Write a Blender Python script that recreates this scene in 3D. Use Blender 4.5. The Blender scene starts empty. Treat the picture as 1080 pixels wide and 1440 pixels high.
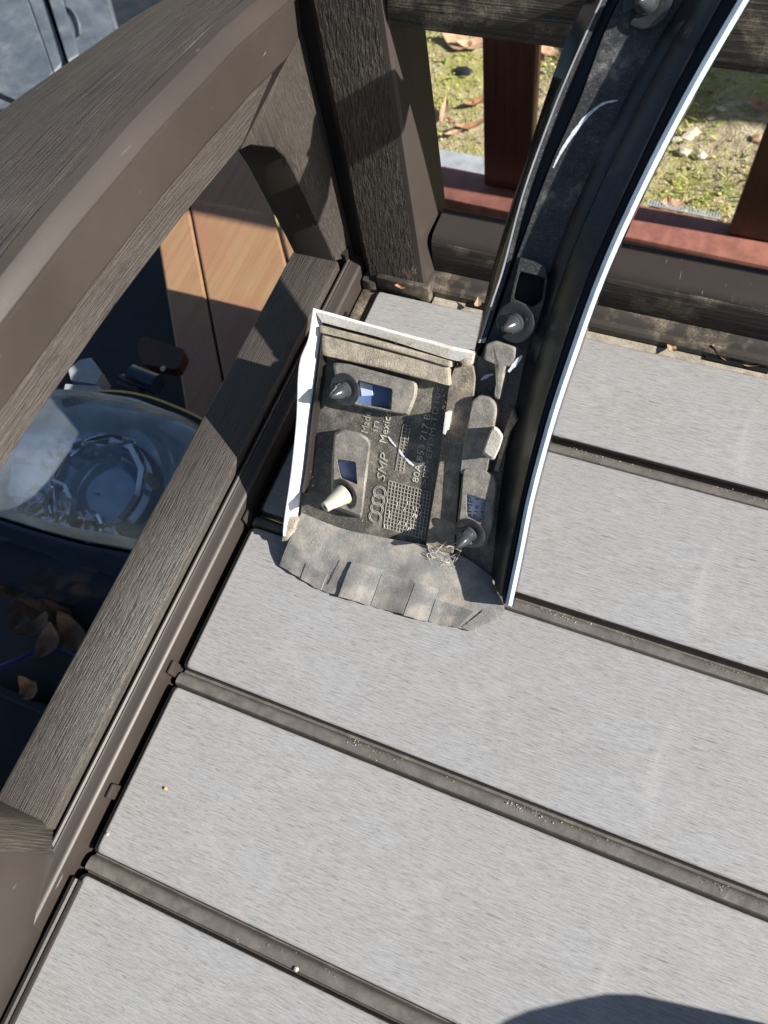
import bpy, bmesh, math, random
import numpy as np
from mathutils import Vector, Matrix
random.seed(7)
sc = bpy.context.scene
COL = sc.collection
Z0 = 0.42                                   # seat top above the ground; helpers below work relative to the seat

# ------------------------------------------------------------------ camera
F = 1100.0
R = np.array([[0.92304956, -0.28211856, 0.26151221],
              [0.36338822, 0.86251603, -0.35215777],
              [-0.12620823, 0.42008953, 0.8986636]])
CAM = np.array([0.20125612, 0.07616972, 0.42904517])
cd = bpy.data.cameras.new('camera'); cam = bpy.data.objects.new('camera', cd); COL.objects.link(cam)
cd.sensor_fit = 'HORIZONTAL'; cd.sensor_width = 36; cd.lens = F / 1080 * 36
cd.clip_start = 0.01; cd.clip_end = 300
cam.matrix_world = Matrix(((R[0, 0], R[0, 1], R[0, 2], CAM[0]), (R[1, 0], R[1, 1], R[1, 2], CAM[1]),
                           (R[2, 0], R[2, 1], R[2, 2], CAM[2] + Z0), (0, 0, 0, 1)))
cd.dof.use_dof = True; cd.dof.focus_distance = 0.46; cd.dof.aperture_fstop = 18
sc.camera = cam
# ------------------------------------------------------------------ light
SUN = Vector((0.852, 0.012, 0.523)).normalized()
w = bpy.data.worlds.new('World'); sc.world = w; w.use_nodes = True
nt = w.node_tree
sky = nt.nodes.new('ShaderNodeTexSky'); sky.sky_type = 'NISHITA'; sky.sun_disc = False
sky.sun_elevation = math.asin(SUN.z); sky.sun_rotation = math.atan2(SUN.x, SUN.y)
nt.links.new(sky.outputs[0], nt.nodes['Background'].inputs[0]); nt.nodes['Background'].inputs[1].default_value = 0.05
sd = bpy.data.lights.new('sun', 'SUN'); sd.energy = 5.0; sd.angle = math.radians(0.53); sd.color = (1, 0.95, 0.88)
so = bpy.data.objects.new('sun', sd); COL.objects.link(so); so.rotation_euler = SUN.to_track_quat('Z', 'Y').to_euler()
so.location = (2, 0, 3)
sc.view_settings.view_transform = 'Standard'; sc.view_settings.look = 'None'; sc.view_settings.gamma = 1
sc.view_settings.use_curve_mapping = False; sc.view_settings.exposure = 0.98

# ------------------------------------------------------------------ geometry helpers
def ray(px, py):
    return R @ np.array([(px - 540) / F, -(py - 720) / F, -1.0])
def onZ(px, py, z):
    d = ray(px, py); return CAM + d * ((z - CAM[2]) / d[2])
def onX(px, py, x):
    d = ray(px, py); return CAM + d * ((x - CAM[0]) / d[0])
def onY(px, py, y):
    d = ray(px, py); return CAM + d * ((y - CAM[1]) / d[1])

def new_mesh(name, verts, faces, mats, fm=None, smooth=False, sharp=35):
    me = bpy.data.meshes.new(name)
    me.from_pydata([tuple(map(float, v)) for v in verts], [], faces)
    for m in (mats if isinstance(mats, (list, tuple)) else [mats]): me.materials.append(m)
    if fm is not None:
        for p, i in zip(me.polygons, fm): p.material_index = i
    bm = bmesh.new(); bm.from_mesh(me); bmesh.ops.recalc_face_normals(bm, faces=bm.faces); bm.to_mesh(me); bm.free()
    if smooth:
        me.polygons.foreach_set('use_smooth', [True] * len(me.polygons))
        try: me.set_sharp_from_angle(angle=math.radians(sharp))
        except Exception: pass
    return me

def obj(name, me, parent=None, **props):
    """link a mesh (seat-relative coordinates) as one object whose origin is its own centre"""
    n = len(me.vertices); co = np.empty(n * 3); me.vertices.foreach_get('co', co); co = co.reshape(-1, 3)
    c = (co.min(0) + co.max(0)) / 2; c[2] = co[:, 2].min() if parent is None else c[2]
    co -= c; me.vertices.foreach_set('co', co.ravel()); me.update()
    o = bpy.data.objects.new(name, me); COL.objects.link(o)
    loc = Vector(c) + Vector((0, 0, Z0))
    if parent is not None:
        o.parent = parent; loc = loc - wloc(parent)
    o.location = loc
    for k, v in props.items(): o[k] = v
    return o
def wloc(o):
    return o.location + (wloc(o.parent) if o.parent else Vector((0, 0, 0)))
def thing(name, label, cat, loc, group=None):
    o = bpy.data.objects.new(name, None); COL.objects.link(o); o.location = Vector(loc) + Vector((0, 0, Z0))
    o['label'] = label; o['category'] = cat; o.empty_display_size = .05
    if group: o['group'] = group
    return o

class MB:
    """collects shapes for ONE mesh"""
    def __init__(s): s.v = []; s.f = []; s.m = []
    def add(s, v, f, mi=0):
        b = len(s.v); s.v += [tuple(map(float, p)) for p in v]
        s.f += [[i + b for i in q] for q in f]
        s.m += (list(mi) if isinstance(mi, (list, tuple)) else [mi] * len(f)); return s
    def box(s, x0, x1, y0, y1, z0, z1, bev=0, mi=0, seg=2):
        bm = bmesh.new(); bmesh.ops.create_cube(bm, size=1)
        for q in bm.verts: q.co = ((x0 + x1) / 2 + q.co.x * (x1 - x0), (y0 + y1) / 2 + q.co.y * (y1 - y0), (z0 + z1) / 2 + q.co.z * (z1 - z0))
        if bev: bmesh.ops.bevel(bm, geom=bm.edges[:], offset=bev, segments=seg, affect='EDGES', profile=.5)
        bm.verts.index_update()
        s.add([q.co for q in bm.verts], [[q.index for q in f.verts] for f in bm.faces], mi); bm.free(); return s
    def loft(s, rows, closed=False, cap=False, mi=0):
        """rows: list of equal-length vertex rows; mi may be a list, one per column segment"""
        n = len(rows[0]); v = [p for r in rows for p in r]; f = []; ms = []
        m = n if closed else n - 1
        for i in range(len(rows) - 1):
            for j in range(m):
                k = (j + 1) % n
                f.append([i * n + j, i * n + k, (i + 1) * n + k, (i + 1) * n + j]); ms.append(mi[j] if isinstance(mi, (list, tuple)) else mi)
        if cap:
            f.append(list(range(n))); f.append([(len(rows) - 1) * n + j for j in range(n)])
            ms += [mi[0] if isinstance(mi, (list, tuple)) else mi] * 2
        return s.add(v, f, ms)
    def tube(s, pts, r, n=8, mi=0, cap=True):
        pts = [np.array(p, float) for p in pts]; rows = []
        up = np.array([.3, .2, .93])
        for i, p in enumerate(pts):
            d = pts[min(i + 1, len(pts) - 1)] - pts[max(i - 1, 0)]; d /= np.linalg.norm(d) + 1e-12
            a = np.cross(d, up); a /= np.linalg.norm(a) + 1e-9; b = np.cross(d, a)
            rr = r[i] if isinstance(r, (list, tuple)) else r
            rows.append([p + rr * (math.cos(t) * a + math.sin(t) * b) for t in np.linspace(0, 2 * math.pi, n, endpoint=False)])
        return s.loft(rows, closed=True, cap=cap, mi=mi)
    def lathe(s, o, ax, prof, n=24, mi=0, a0=0, a1=2 * math.pi):
        """prof: (r,h) along axis ax from o"""
        o = np.array(o, float); ax = np.array(ax, float); ax /= np.linalg.norm(ax)
        a = np.cross(ax, [.9, .1, .43]); a /= np.linalg.norm(a); b = np.cross(ax, a)
        full = abs(a1 - a0 - 2 * math.pi) < 1e-6
        ts = np.linspace(a0, a1, n, endpoint=not full)
        rows = [[o + ax * h + r * (math.cos(t) * a + math.sin(t) * b) for t in ts] for r, h in prof]
        return s.loft(rows, closed=full, mi=mi)
    def mesh(s, name, mats, smooth=False, sharp=35): return new_mesh(name, s.v, s.f, mats, s.m, smooth, sharp)
    def build(s, name, mats, parent=None, smooth=False, sharp=35, **k): return obj(name, s.mesh(name, mats, smooth, sharp), parent, **k)

def resample(pts, n):
    pts = np.array(pts, float); d = np.r_[0, np.cumsum(np.linalg.norm(np.diff(pts, axis=0), axis=1))]
    t = np.linspace(0, d[-1], n); return np.stack([np.interp(t, d, pts[:, k]) for k in range(pts.shape[1])], 1)
def smoothline(pts, n):
    """Catmull-Rom through the points, resampled"""
    P = [np.array(p, float) for p in pts]; P = [2 * P[0] - P[1]] + P + [2 * P[-1] - P[-2]]; out = []
    for i in range(1, len(P) - 2):
        for t in np.linspace(0, 1, 12, endpoint=False):
            a, b, c, d = P[i - 1:i + 3]
            out.append(.5 * (2 * b + (c - a) * t + (2 * a - 5 * b + 4 * c - d) * t ** 2 + (3 * b - a - 3 * c + d) * t ** 3))
    out.append(P[-2]); return resample(out, n)
def rp(poly, r, k=4):
    """round the corners of a polygon (2D)"""
    P = [np.array(p, float) for p in poly]; out = []
    for i, p in enumerate(P):
        a = P[i - 1] - p; b = P[(i + 1) % len(P)] - p; la, lb = np.linalg.norm(a), np.linalg.norm(b); q = min(r, la * .45, lb * .45)
        A = p + a / la * q; B = p + b / lb * q
        for t in np.linspace(0, 1, k): out.append((1 - t) ** 2 * A + 2 * t * (1 - t) * p + t * t * B)
    return out

# ------------------------------------------------------------------ materials
def nodes(name):
    m = bpy.data.materials.new(name); m.use_nodes = True; t = m.node_tree
    return m, t, t.nodes['Principled BSDF']
def N(t, kind, **kw):
    n = t.nodes.new('ShaderNode' + kind)
    for k, v in kw.items():
        if k.startswith('i_'):
            key = k[2:]; key = int(key) if key.isdigit() else key.replace('_', ' ')
            n.inputs[key].default_value = v
        else: setattr(n, k, v)
    return n
def coords(t, scale=(1, 1, 1), src='Object'):
    c = N(t, 'TexCoord'); m = N(t, 'Mapping'); m.inputs['Scale'].default_value = scale
    t.links.new(c.outputs[src], m.inputs[0]); return m.outputs[0]
def noise(t, vec, scale, detail=4, rough=.55, dist=0):
    n = N(t, 'TexNoise'); n.inputs['Scale'].default_value = scale; n.inputs['Detail'].default_value = detail
    n.inputs['Roughness'].default_value = rough; n.inputs['Distortion'].default_value = dist
    if vec is not None: t.links.new(vec, n.inputs['Vector'])
    return n.outputs['Fac']
def ramp(t, fac, stops, interp='LINEAR'):
    r = N(t, 'ValToRGB'); e = r.color_ramp.elements; r.color_ramp.interpolation = interp
    while len(e) < len(stops): e.new(.5)
    for q, (p, c) in zip(e, stops):
        q.position = p; q.color = (c, c, c, 1) if not isinstance(c, (tuple, list)) else (*c, 1)
    t.links.new(fac, r.inputs[0]); return r.outputs[0]
def mix(t, fac, a, b, kind='MIX'):
    m = N(t, 'Mix', data_type='RGBA', blend_type=kind)
    for s, x in ((m.inputs[0], fac), (m.inputs[6], a), (m.inputs[7], b)):
        if isinstance(x, (int, float)): s.default_value = x
        elif isinstance(x, (tuple, list)): s.default_value = (*x, 1)
        else: t.links.new(x, s)
    return m.outputs[2]
def math_(t, op, a, b=0.):
    m = N(t, 'Math', operation=op)
    for s, x in ((m.inputs[0], a), (m.inputs[1], b)):
        if isinstance(x, (int, float)): s.default_value = x
        else: t.links.new(x, s)
    return m.outputs[0]
def bump(t, b, h, strength, dist):
    n = N(t, 'Bump'); n.inputs['Strength'].default_value = strength; n.inputs['Distance'].default_value = dist
    t.links.new(h, n.inputs['Height']); t.links.new(n.outputs[0], b.inputs['Normal']); return n
def plain(name, col, rough=.5, spec=.5, metal=0, var=.15, nscale=60, bmp=0, coat=0):
    m, t, b = nodes(name)
    v = coords(t); f = noise(t, v, nscale, 5)
    lo = tuple(c * (1 - var) for c in col); hi = tuple(min(1, c * (1 + var)) for c in col)
    t.links.new(ramp(t, f, [(.3, lo), (.7, hi)]), b.inputs['Base Color'])
    b.inputs['Roughness'].default_value = rough; b.inputs['Specular IOR Level'].default_value = spec; b.inputs['Metallic'].default_value = metal
    b.inputs['Coat Weight'].default_value = coat
    if bmp: bump(t, b, noise(t, v, nscale * 6, 3), .5, bmp)
    return m
DUST = (.40, .36, .29)
def dusty(name, base, dust, amount, rough=.45, scale=70, spec=.45, big=14, bmp=.0003, tint=None):
    """dark plastic with dry dirt lying on it in patches and specks"""
    m, t, b = nodes(name); v = coords(t)
    f1 = noise(t, v, big, 6, .62); f2 = noise(t, v, 1150, 3, .75); f3 = noise(t, v, scale, 5, .65)
    patch = ramp(t, f1, [(.62 - amount * .4, 0.), (.86 - amount * .4, 1.)])
    speck = ramp(t, f2, [(.56, 0.), (.68, 1.)])
    mid = ramp(t, f3, [(.40, .15), (.68, 1.)])
    k = mix(t, 1., mix(t, 1., patch, mid, 'MULTIPLY'), ramp(t, f2, [(.36, .35), (.56, 1.)]), 'MULTIPLY')
    k = mix(t, 1., k, mix(t, 1., speck, (min(1, amount * 1.1),) * 3, 'MULTIPLY'), 'SCREEN')
    bcol = ramp(t, f3, [(.3, tuple(c * .75 for c in base)), (.7, tuple(c * 1.25 for c in base))])
    dcol = mix(t, f1, dust, tint or tuple(c * .8 for c in dust))
    t.links.new(mix(t, k, bcol, dcol), b.inputs['Base Color'])
    t.links.new(math_(t, 'ADD', math_(t, 'MULTIPLY', k, .5), rough), b.inputs['Roughness'])
    b.inputs['Specular IOR Level'].default_value = spec
    bump(t, b, math_(t, 'ADD', f2, f3), .6, bmp); return m
def grain(name, axis, dark, light, freq=1250, stretch=20, rough=.42, bdist=.0006, dirt=0., worn=.5, src='Object'):
    """embossed wood grain in moulded brown plastic, running along the given axis"""
    m, t, b = nodes(name); s = [freq] * 3; s['XYZ'.index(axis)] = stretch
    c = coords(t, (1, 1, 1), src); wob = N(t, 'TexNoise'); wob.inputs['Scale'].default_value = 22; wob.inputs['Detail'].default_value = 2
    t.links.new(c, wob.inputs['Vector'])
    vm = N(t, 'VectorMath', operation='MULTIPLY_ADD'); t.links.new(wob.outputs['Color'], vm.inputs[0]); vm.inputs[1].default_value = (.0016, .0016, .0016)
    t.links.new(c, vm.inputs[2])
    mp = N(t, 'Mapping'); mp.inputs['Scale'].default_value = s; t.links.new(vm.outputs[0], mp.inputs[0])
    f = noise(t, mp.outputs[0], 1.0, 3, .6); big = noise(t, c, 9, 5, .6); sp = noise(t, c, 900, 2, .6)
    h = ramp(t, f, [(.34, 0.), (.60, 1.)])
    col = mix(t, h, dark, light)
    lines = mix(t, 1., ramp(t, f, [(.58, 0.), (.68, 1.)]), ramp(t, noise(t, c, 60, 3), [(.45, 0.), (.65, worn)]), 'MULTIPLY')
    col = mix(t, lines, col, (.24, .215, .195))
    col = mix(t, ramp(t, big, [(.4, 0.), (.75, .35)]), col, tuple(x * 1.5 for x in light))
    if dirt:
        d = mix(t, 1., ramp(t, noise(t, c, 45, 5, .65), [(.62 - dirt * .35, 0.), (.8 - dirt * .3, 1.)]), ramp(t, sp, [(.35, .2), (.6, 1.)]), 'MULTIPLY')
        col = mix(t, d, col, (.30, .255, .18))
    else:
        col = mix(t, ramp(t, sp, [(.72, 0.), (.80, .6)]), col, (.4, .37, .32))
    t.links.new(col, b.inputs['Base Color'])
    b.inputs['Roughness'].default_value = rough; b.inputs['Specular IOR Level'].default_value = .4
    bump(t, b, h, .75, bdist); return m
BR_D, BR_L = (.021, .0168, .0145), (.051, .0425, .0368)
M = {}
M['grainY'] = grain('brown_grain_y', 'Y', BR_D, BR_L, freq=1200, stretch=20, worn=.28, src='UV')
M['grainLip'] = grain('brown_grain_lip', 'Y', (.031, .0262, .0228), (.064, .0545, .047), freq=1250, stretch=22, worn=.35, src='UV')
M['grainX'] = grain('brown_grain_x', 'X', (.020, .0165, .014), (.046, .039, .033), freq=560, stretch=9, dirt=.26, bdist=.0014)
M['grainZ'] = grain('brown_grain_z', 'Z', (.020, .0165, .014), (.046, .039, .033), freq=620, stretch=7, dirt=.12, bdist=.0014)
M['grainZc'] = grain('brown_grain_panel', 'Z', (.030, .025, .022), (.054, .046, .040), bdist=.0003, worn=.2)
M['grainZr'] = grain('brown_grain_post', 'Z', (.031, .0262, .0228), (.064, .0545, .047), freq=1500, stretch=30, worn=.3, bdist=.0004)
M['grainRail'] = grain('brown_grain_rail', 'Y', (.031, .0262, .0228), (.064, .0545, .047), freq=1500, stretch=30, worn=.3, bdist=.0004)
def smooth_brown(name, col, dirt=0., rough=.44):
    m, t, b = nodes(name); c = coords(t)
    big = noise(t, c, 12, 5, .6); fine = noise(t, c, 1400, 2)
    k = ramp(t, big, [(.3, tuple(x * .85 for x in col)), (.7, tuple(x * 1.2 for x in col))])
    mp = coords(t, (240, 30, 90)); sv = noise(t, mp, 1.6, 2, .5, .8)
    scr = mix(t, 1., ramp(t, sv, [(.705, 0.), (.73, .5)]), ramp(t, noise(t, c, 25, 2), [(.5, 0.), (.6, 1.)]), 'MULTIPLY')
    k = mix(t, scr, k, (.30, .275, .25))
    if dirt:
        d = mix(t, 1., ramp(t, noise(t, c, 38, 6, .68), [(.62 - dirt * .3, 0.), (.85 - dirt * .3, 1.)]), ramp(t, noise(t, c, 800, 2), [(.35, .25), (.6, 1.)]), 'MULTIPLY')
        k = mix(t, d, k, (.32, .27, .19))
    t.links.new(k, b.inputs['Base Color']); b.inputs['Roughness'].default_value = rough; b.inputs['Specular IOR Level'].default_value = .4
    bump(t, b, fine, .35, .0001); return m
M['brown'] = smooth_brown('brown_smooth', (.040, .0330, .0288))
M['brown_dirty'] = smooth_brown('brown_smooth_dusty', (.05, .043, .037), dirt=.5)
M['brown_dark'] = smooth_brown('brown_smooth_dark', (.024, .020, .018), rough=.35)
def slat_mat():
    m, t, b = nodes('grey_brushed_slat'); c = coords(t)
    fa = noise(t, coords(t, (85, 1500, 1500)), 1., 3, .65, .3)
    fb = noise(t, coords(t, (160, 2500, 2500)), 1., 2, .6)
    fg = noise(t, c, 2200, 2, .6); big = noise(t, coords(t, (1, 2.2, 1)), 14, 6, .6)
    fc = noise(t, coords(t, (70, 1150, 1150)), 1., 2, .5)
    fh = noise(t, coords(t, (420, 1700, 1700)), 1., 2, .7)
    k = ramp(t, fa, [(.26, (.215, .211, .208)), (.45, (.300, .296, .293)), (.64, (.362, .358, .355))])
    k = mix(t, ramp(t, fb, [(.33, .75), (.43, 0.)]), k, (.13, .145, .142))
    k = mix(t, ramp(t, fg, [(.60, 0.), (.74, .55)]), k, (.56, .55, .54))
    k = mix(t, ramp(t, fh, [(.30, .6), (.42, 0.)]), k, (.19, .186, .184))
    k = mix(t, ramp(t, big, [(.42, 0.), (.62, .5)]), k, mix(t, 1., k, (.93, 1.0, 1.07), 'MULTIPLY'))  # bluish patches paint the sky's reflection into the grey
    k = mix(t, ramp(t, fc, [(.27, .55), (.335, 0.)]), k, (.11, .107, .105))
    k = mix(t, .55, k, ramp(t, big, [(.30, .84), (.68, 1.0)]), 'MULTIPLY')
    oi = N(t, 'ObjectInfo'); k = mix(t, 1., k, ramp(t, oi.outputs['Random'], [(0, (.94, .94, .95)), (1, (1., .99, .98))]), 'MULTIPLY')
    sc1 = noise(t, coords(t, (55, 160, 160)), 1., 4, .7, 1.2); k = mix(t, mix(t, 1., ramp(t, sc1, [(.70, 0.), (.76, .7)]), ramp(t, noise(t, c, 9, 2), [(.50, 0.), (.60, 1.)]), 'MULTIPLY'), k, (.11, .105, .10))
    wt = noise(t, c, 22, 6, .7, .6); k = mix(t, ramp(t, wt, [(.56, 0.), (.72, .16)]), k, (.50, .485, .46)); k = mix(t, ramp(t, wt, [(.30, .22), (.42, 0.)]), k, mix(t, 1., k, (.80, .80, .80), 'MULTIPLY'))
    st = mix(t, 1., ramp(t, noise(t, coords(t, (30, 9, 9)), 1., 5, .6), [(.62, 0.), (.72, .35)]), fg, 'MULTIPLY')
    k = mix(t, st, k, (.55, .53, .50))
    t.links.new(k, b.inputs['Base Color']); b.inputs['Roughness'].default_value = .55; b.inputs['Specular IOR Level'].default_value = .35
    bump(t, b, math_(t, 'ADD', fa, math_(t, 'ADD', fb, math_(t, 'MULTIPLY', fg, .5))), .4, .00022); return m
M['slat'] = slat_mat()
M['joint'] = dusty('brown_joint', (.125, .115, .104), (.36, .34, .30), .16, rough=.3, scale=150, big=70, spec=.5, bmp=.0001)
M['black'] = dusty('black_trim', (.018, .019, .022), (.30, .29, .28), .16, rough=.30, scale=60, spec=.5, bmp=.0001)
M['black_base'] = dusty('black_trim_textured', (.034, .035, .038), (.44, .43, .41), .24, rough=.40, scale=260, big=40, spec=.45, bmp=.00025)
M['gloss'] = plain('black_gloss', (.012, .013, .016), .14, .5, var=.3)
M['clip'] = plain('black_clip', (.045, .048, .053), .2, .5, var=.3, nscale=200)
M['clip_dusty'] = dusty('dusty_clip', (.06, .058, .055), DUST, .5, rough=.4, scale=120, big=60)
M['cream'] = plain('cream_plastic', (.44, .44, .35), .45, .4, var=.12, nscale=120, bmp=.0001)
M['tab'] = dusty('dusty_tab', (.070, .068, .062), (.36, .33, .27), .55, rough=.5, scale=160, big=30)
M['tab_sandy'] = dusty('sandy_tab', (.13, .115, .095), (.44, .38, .29), .70, rough=.6, scale=150, big=40, bmp=.0005)
M['pocket'] = dusty('dusty_pocket', (.17, .162, .148), (.42, .385, .32), .62, rough=.55, scale=140, big=60)
M['foam'] = dusty('dusty_foam', (.28, .25, .20), (.54, .48, .38), .85, rough=.75, scale=150, big=40, bmp=.0009)
M['letter'] = plain('raised_letter', (.36, .34, .29), .5, .4, var=.3, nscale=300)  # letters lightened so they look lit against the plate
M['letter_pale'] = plain('pale_letter', (.52, .50, .45), .5, .4, var=.35, nscale=260)
M['flap'] = dusty('dirty_rubber', (.205, .206, .20), (.46, .42, .355), .50, rough=.6, scale=80, big=40, bmp=.0005, tint=(.36, .30, .24))
M['edge'] = dusty('sky_tinted_edge_paint', (.50, .61, .72), (.5, .47, .4), .12, rough=.25, scale=60, spec=.5, bmp=.00005)  # white paint tinted blue, the reflected sky put into its colour
M['white'] = dusty('white_paint', (.80, .82, .84), (.50, .45, .36), .14, rough=.22, scale=60, spec=.5, bmp=.00005)
M['white_dirty'] = dusty('white_paint_dusty', (.70, .69, .66), (.42, .36, .27), .62, rough=.45, scale=90, big=50)
M['chalk'] = plain('white_scratch', (.62, .66, .72), .7, .3, var=.2, nscale=500)
M['blue_in'] = plain('sky_blue_gap', (.10, .16, .32), .2, .5, var=.3)  # white inner skin coloured blue for its shade and reflected sky
M['sticker'] = plain('pale_blue_sticker', (.46, .54, .72), .35, .5, var=.1)
M['hole_blue'] = plain('dark_sky_blue_gap', (.14, .20, .38), .3, .5, var=.2)  # second pocket's floor, shaded sky reflection painted as darker blue
M['ink'] = plain('dark_ink', (.02, .03, .07), .5, .3)
M['void'] = plain('dark_inside', (.008, .008, .009), .6, .2)
M['void2'] = plain('shade_black', (.012, .013, .016), .5, .4, var=.4, nscale=25)  # near-black of the sheet that stands in for deep shade
M['sponge'] = dusty('grey_sponge', (.46, .44, .39), (.56, .52, .45), .5, rough=.85, scale=120, big=60, bmp=.0008)
M['web'] = plain('cobweb_thread', (.62, .58, .50), .8, .2)
def red_wood():
    m, t, b = nodes('red_wood_shaded'); c = coords(t)
    f = noise(t, coords(t, (240, 240, 8)), 1., 4, .6, .6); g = noise(t, c, 30, 5)
    t.links.new(mix(t, ramp(t, g, [(.35, 0.), (.7, .6)]), ramp(t, f, [(.3, (.034, .0105, .009)), (.7, (.078, .023, .019))]), (.065, .028, .024)), b.inputs['Base Color'])
    b.inputs['Roughness'].default_value = .4; bump(t, b, f, .4, .0006); return m
M['red'] = red_wood()  # dark copy of the rail's wood, the balusters' shade put into the colour
M['redrail'] = plain('red_wood_lit', (.27, .115, .088), .45, .4, var=.25, nscale=70, bmp=.0003)  # pale copy of the baluster wood, sunlight put into the colour
def plank_mat():
    m, t, b = nodes('yellow_red_plank'); c = coords(t)
    f = noise(t, coords(t, (170, 5, 170)), 1., 4, .6, .5); g = noise(t, c, 7, 4, .6)
    k = mix(t, ramp(t, g, [(.40, 0.), (.66, 1.)]), (.31, .205, .11), (.31, .15, .095))
    k = mix(t, ramp(t, f, [(.35, .45), (.6, 0.)]), k, (.24, .11, .05))
    t.links.new(k, b.inputs['Base Color']); b.inputs['Roughness'].default_value = .5; bump(t, b, f, .4, .0008); return m
M['plank'] = plank_mat()
def soil():
    m, t, b = nodes('soil'); c = coords(t)
    f = noise(t, c, 7, 8, .65); g = noise(t, c, 55, 6, .65); h = noise(t, c, 260, 4, .6)
    k = ramp(t, g, [(.3, (.20, .16, .095)), (.5, (.42, .35, .225)), (.7, (.62, .54, .38))])
    moss = mix(t, 1., ramp(t, f, [(.42, 0.), (.60, 1.)]), ramp(t, h, [(.3, .35), (.6, 1.)]), 'MULTIPLY')
    k = mix(t, moss, k, mix(t, g, (.22, .25, .03), (.50, .46, .14)))
    k = mix(t, ramp(t, h, [(.68, 0.), (.78, .7)]), k, (.45, .42, .34))
    t.links.new(k, b.inputs['Base Color']); b.inputs['Roughness'].default_value = .9
    bump(t, b, math_(t, 'ADD', g, h), .8, .008); return m
M['soil'] = soil()
M['leafshade'] = plain('shaded_leaf', (.11, .072, .048), .7, .3, var=.45, nscale=80, bmp=.0006)  # darker leaf copy with the shade under the bench end in its colour
M['leafbrown'] = plain('dry_leaf', (.30, .16, .085), .6, .3, var=.4, nscale=90, bmp=.0006)
M['leaftan'] = plain('pale_dry_leaf', (.46, .30, .19), .6, .3, var=.35, nscale=80, bmp=.0006)
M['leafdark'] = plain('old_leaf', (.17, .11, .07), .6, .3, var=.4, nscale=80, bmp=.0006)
M['chip'] = plain('pale_stone', (.54, .50, .40), .85, .3, var=.25, nscale=60)
def blade():
    m, t, b = nodes('grass_blade'); i = N(t, 'NewGeometry')
    t.links.new(ramp(t, i.outputs['Random Per Island'], [(0, (.17, .28, .03)), (.5, (.38, .44, .07)), (1, (.62, .52, .24))]), b.inputs['Base Color'])
    b.inputs['Roughness'].default_value = .5; return m
M['blade'] = blade()
M['tray'] = dusty('grey_blue_plastic', (.085, .105, .13), (.27, .28, .29), .40, rough=.42, scale=30, big=16, bmp=.0004)
M['navy'] = plain('navy_paint', (.012, .026, .065), .18, .5, var=.3, coat=.5)
M['darkplastic'] = plain('dark_car_plastic', (.02, .022, .026), .4, .5, var=.3)
M['greyplastic'] = plain('grey_plastic', (.34, .37, .40), .4, .5, var=.2)
M['chrome'] = plain('chrome_reflector', (.88, .90, .93), .09, .5, metal=1, var=.12, nscale=25)
M['bezel'] = plain('satin_bezel', (.78, .82, .86), .2, .5, metal=.8, var=.2)
def glassy(name, tint, haze, hz=.12):
    """thin clear or hazed lens: see-through sheet with a glossy skin"""
    m, t, b = nodes(name); out = t.nodes['Material Output']
    tr = N(t, 'BsdfTransparent'); tr.inputs[0].default_value = (*tint, 1)
    b.inputs['Base Color'].default_value = (.52, .62, .72, 1); b.inputs['Roughness'].default_value = .09; b.inputs['Coat Weight'].default_value = .6
    fr = N(t, 'Fresnel'); fr.inputs[0].default_value = 1.5
    f = noise(t, coords(t), 14, 5, .6)
    k = math_(t, 'ADD', math_(t, 'MULTIPLY', fr.outputs[0], .9), ramp(t, f, [(.35, hz * .4), (.75, haze)]))
    mx = N(t, 'MixShader'); t.links.new(k, mx.inputs[0]); t.links.new(tr.outputs[0], mx.inputs[1]); t.links.new(b.outputs[0], mx.inputs[2])
    t.links.new(mx.outputs[0], out.inputs[0]); return m
M['lens'] = glassy('hazed_headlight_lens', (.95, .98, 1.0), .26, .15)
M['lensedge'] = glassy('lens_edge', (.5, .6, .7), .75, .6)
M['bulbglass'] = glassy('projector_glass', (.8, .88, .95), .25)
M['blue_wire'] = plain('blue_cable', (.012, .018, .16), .35, .5)
M['bag'] = plain('dark_cloth', (.05, .05, .06), .8, .2, bmp=.0005)
M['barrel'] = plain('dark_green_plastic', (.03, .05, .035), .5, .4)
M['orange'] = plain('tan_crumb', (.55, .33, .12), .6, .3, var=.3, nscale=900)

# ================================================================== ground and sky-side setting
rng = np.random.default_rng(3)
def ground():
    n = 60; xs = np.r_[-60, -20, -8, -4, np.linspace(-2, 2.5, n), 5, 10, 25, 60]; ys = np.r_[-60, -20, -8, -3, np.linspace(-1, 3, n), 5, 10, 25, 60]
    v = [(x, y, -Z0 + .004 * math.sin(x * 9 + 1) * math.cos(y * 8) + .003 * math.sin(x * 31 + y * 17)) for y in ys for x in xs]
    k = len(xs); f = [[j * k + i, j * k + i + 1, (j + 1) * k + i + 1, (j + 1) * k + i] for j in range(len(ys) - 1) for i in range(k - 1)]
    gm = new_mesh('ground', v, f, M['soil'], smooth=True)
    if gm.polygons[0].normal.z < 0: gm.flip_normals()
    o = obj('ground', gm); o['kind'] = 'structure'; o['label'] = 'mossy bare soil with short grass around the bench'
ground()

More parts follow.
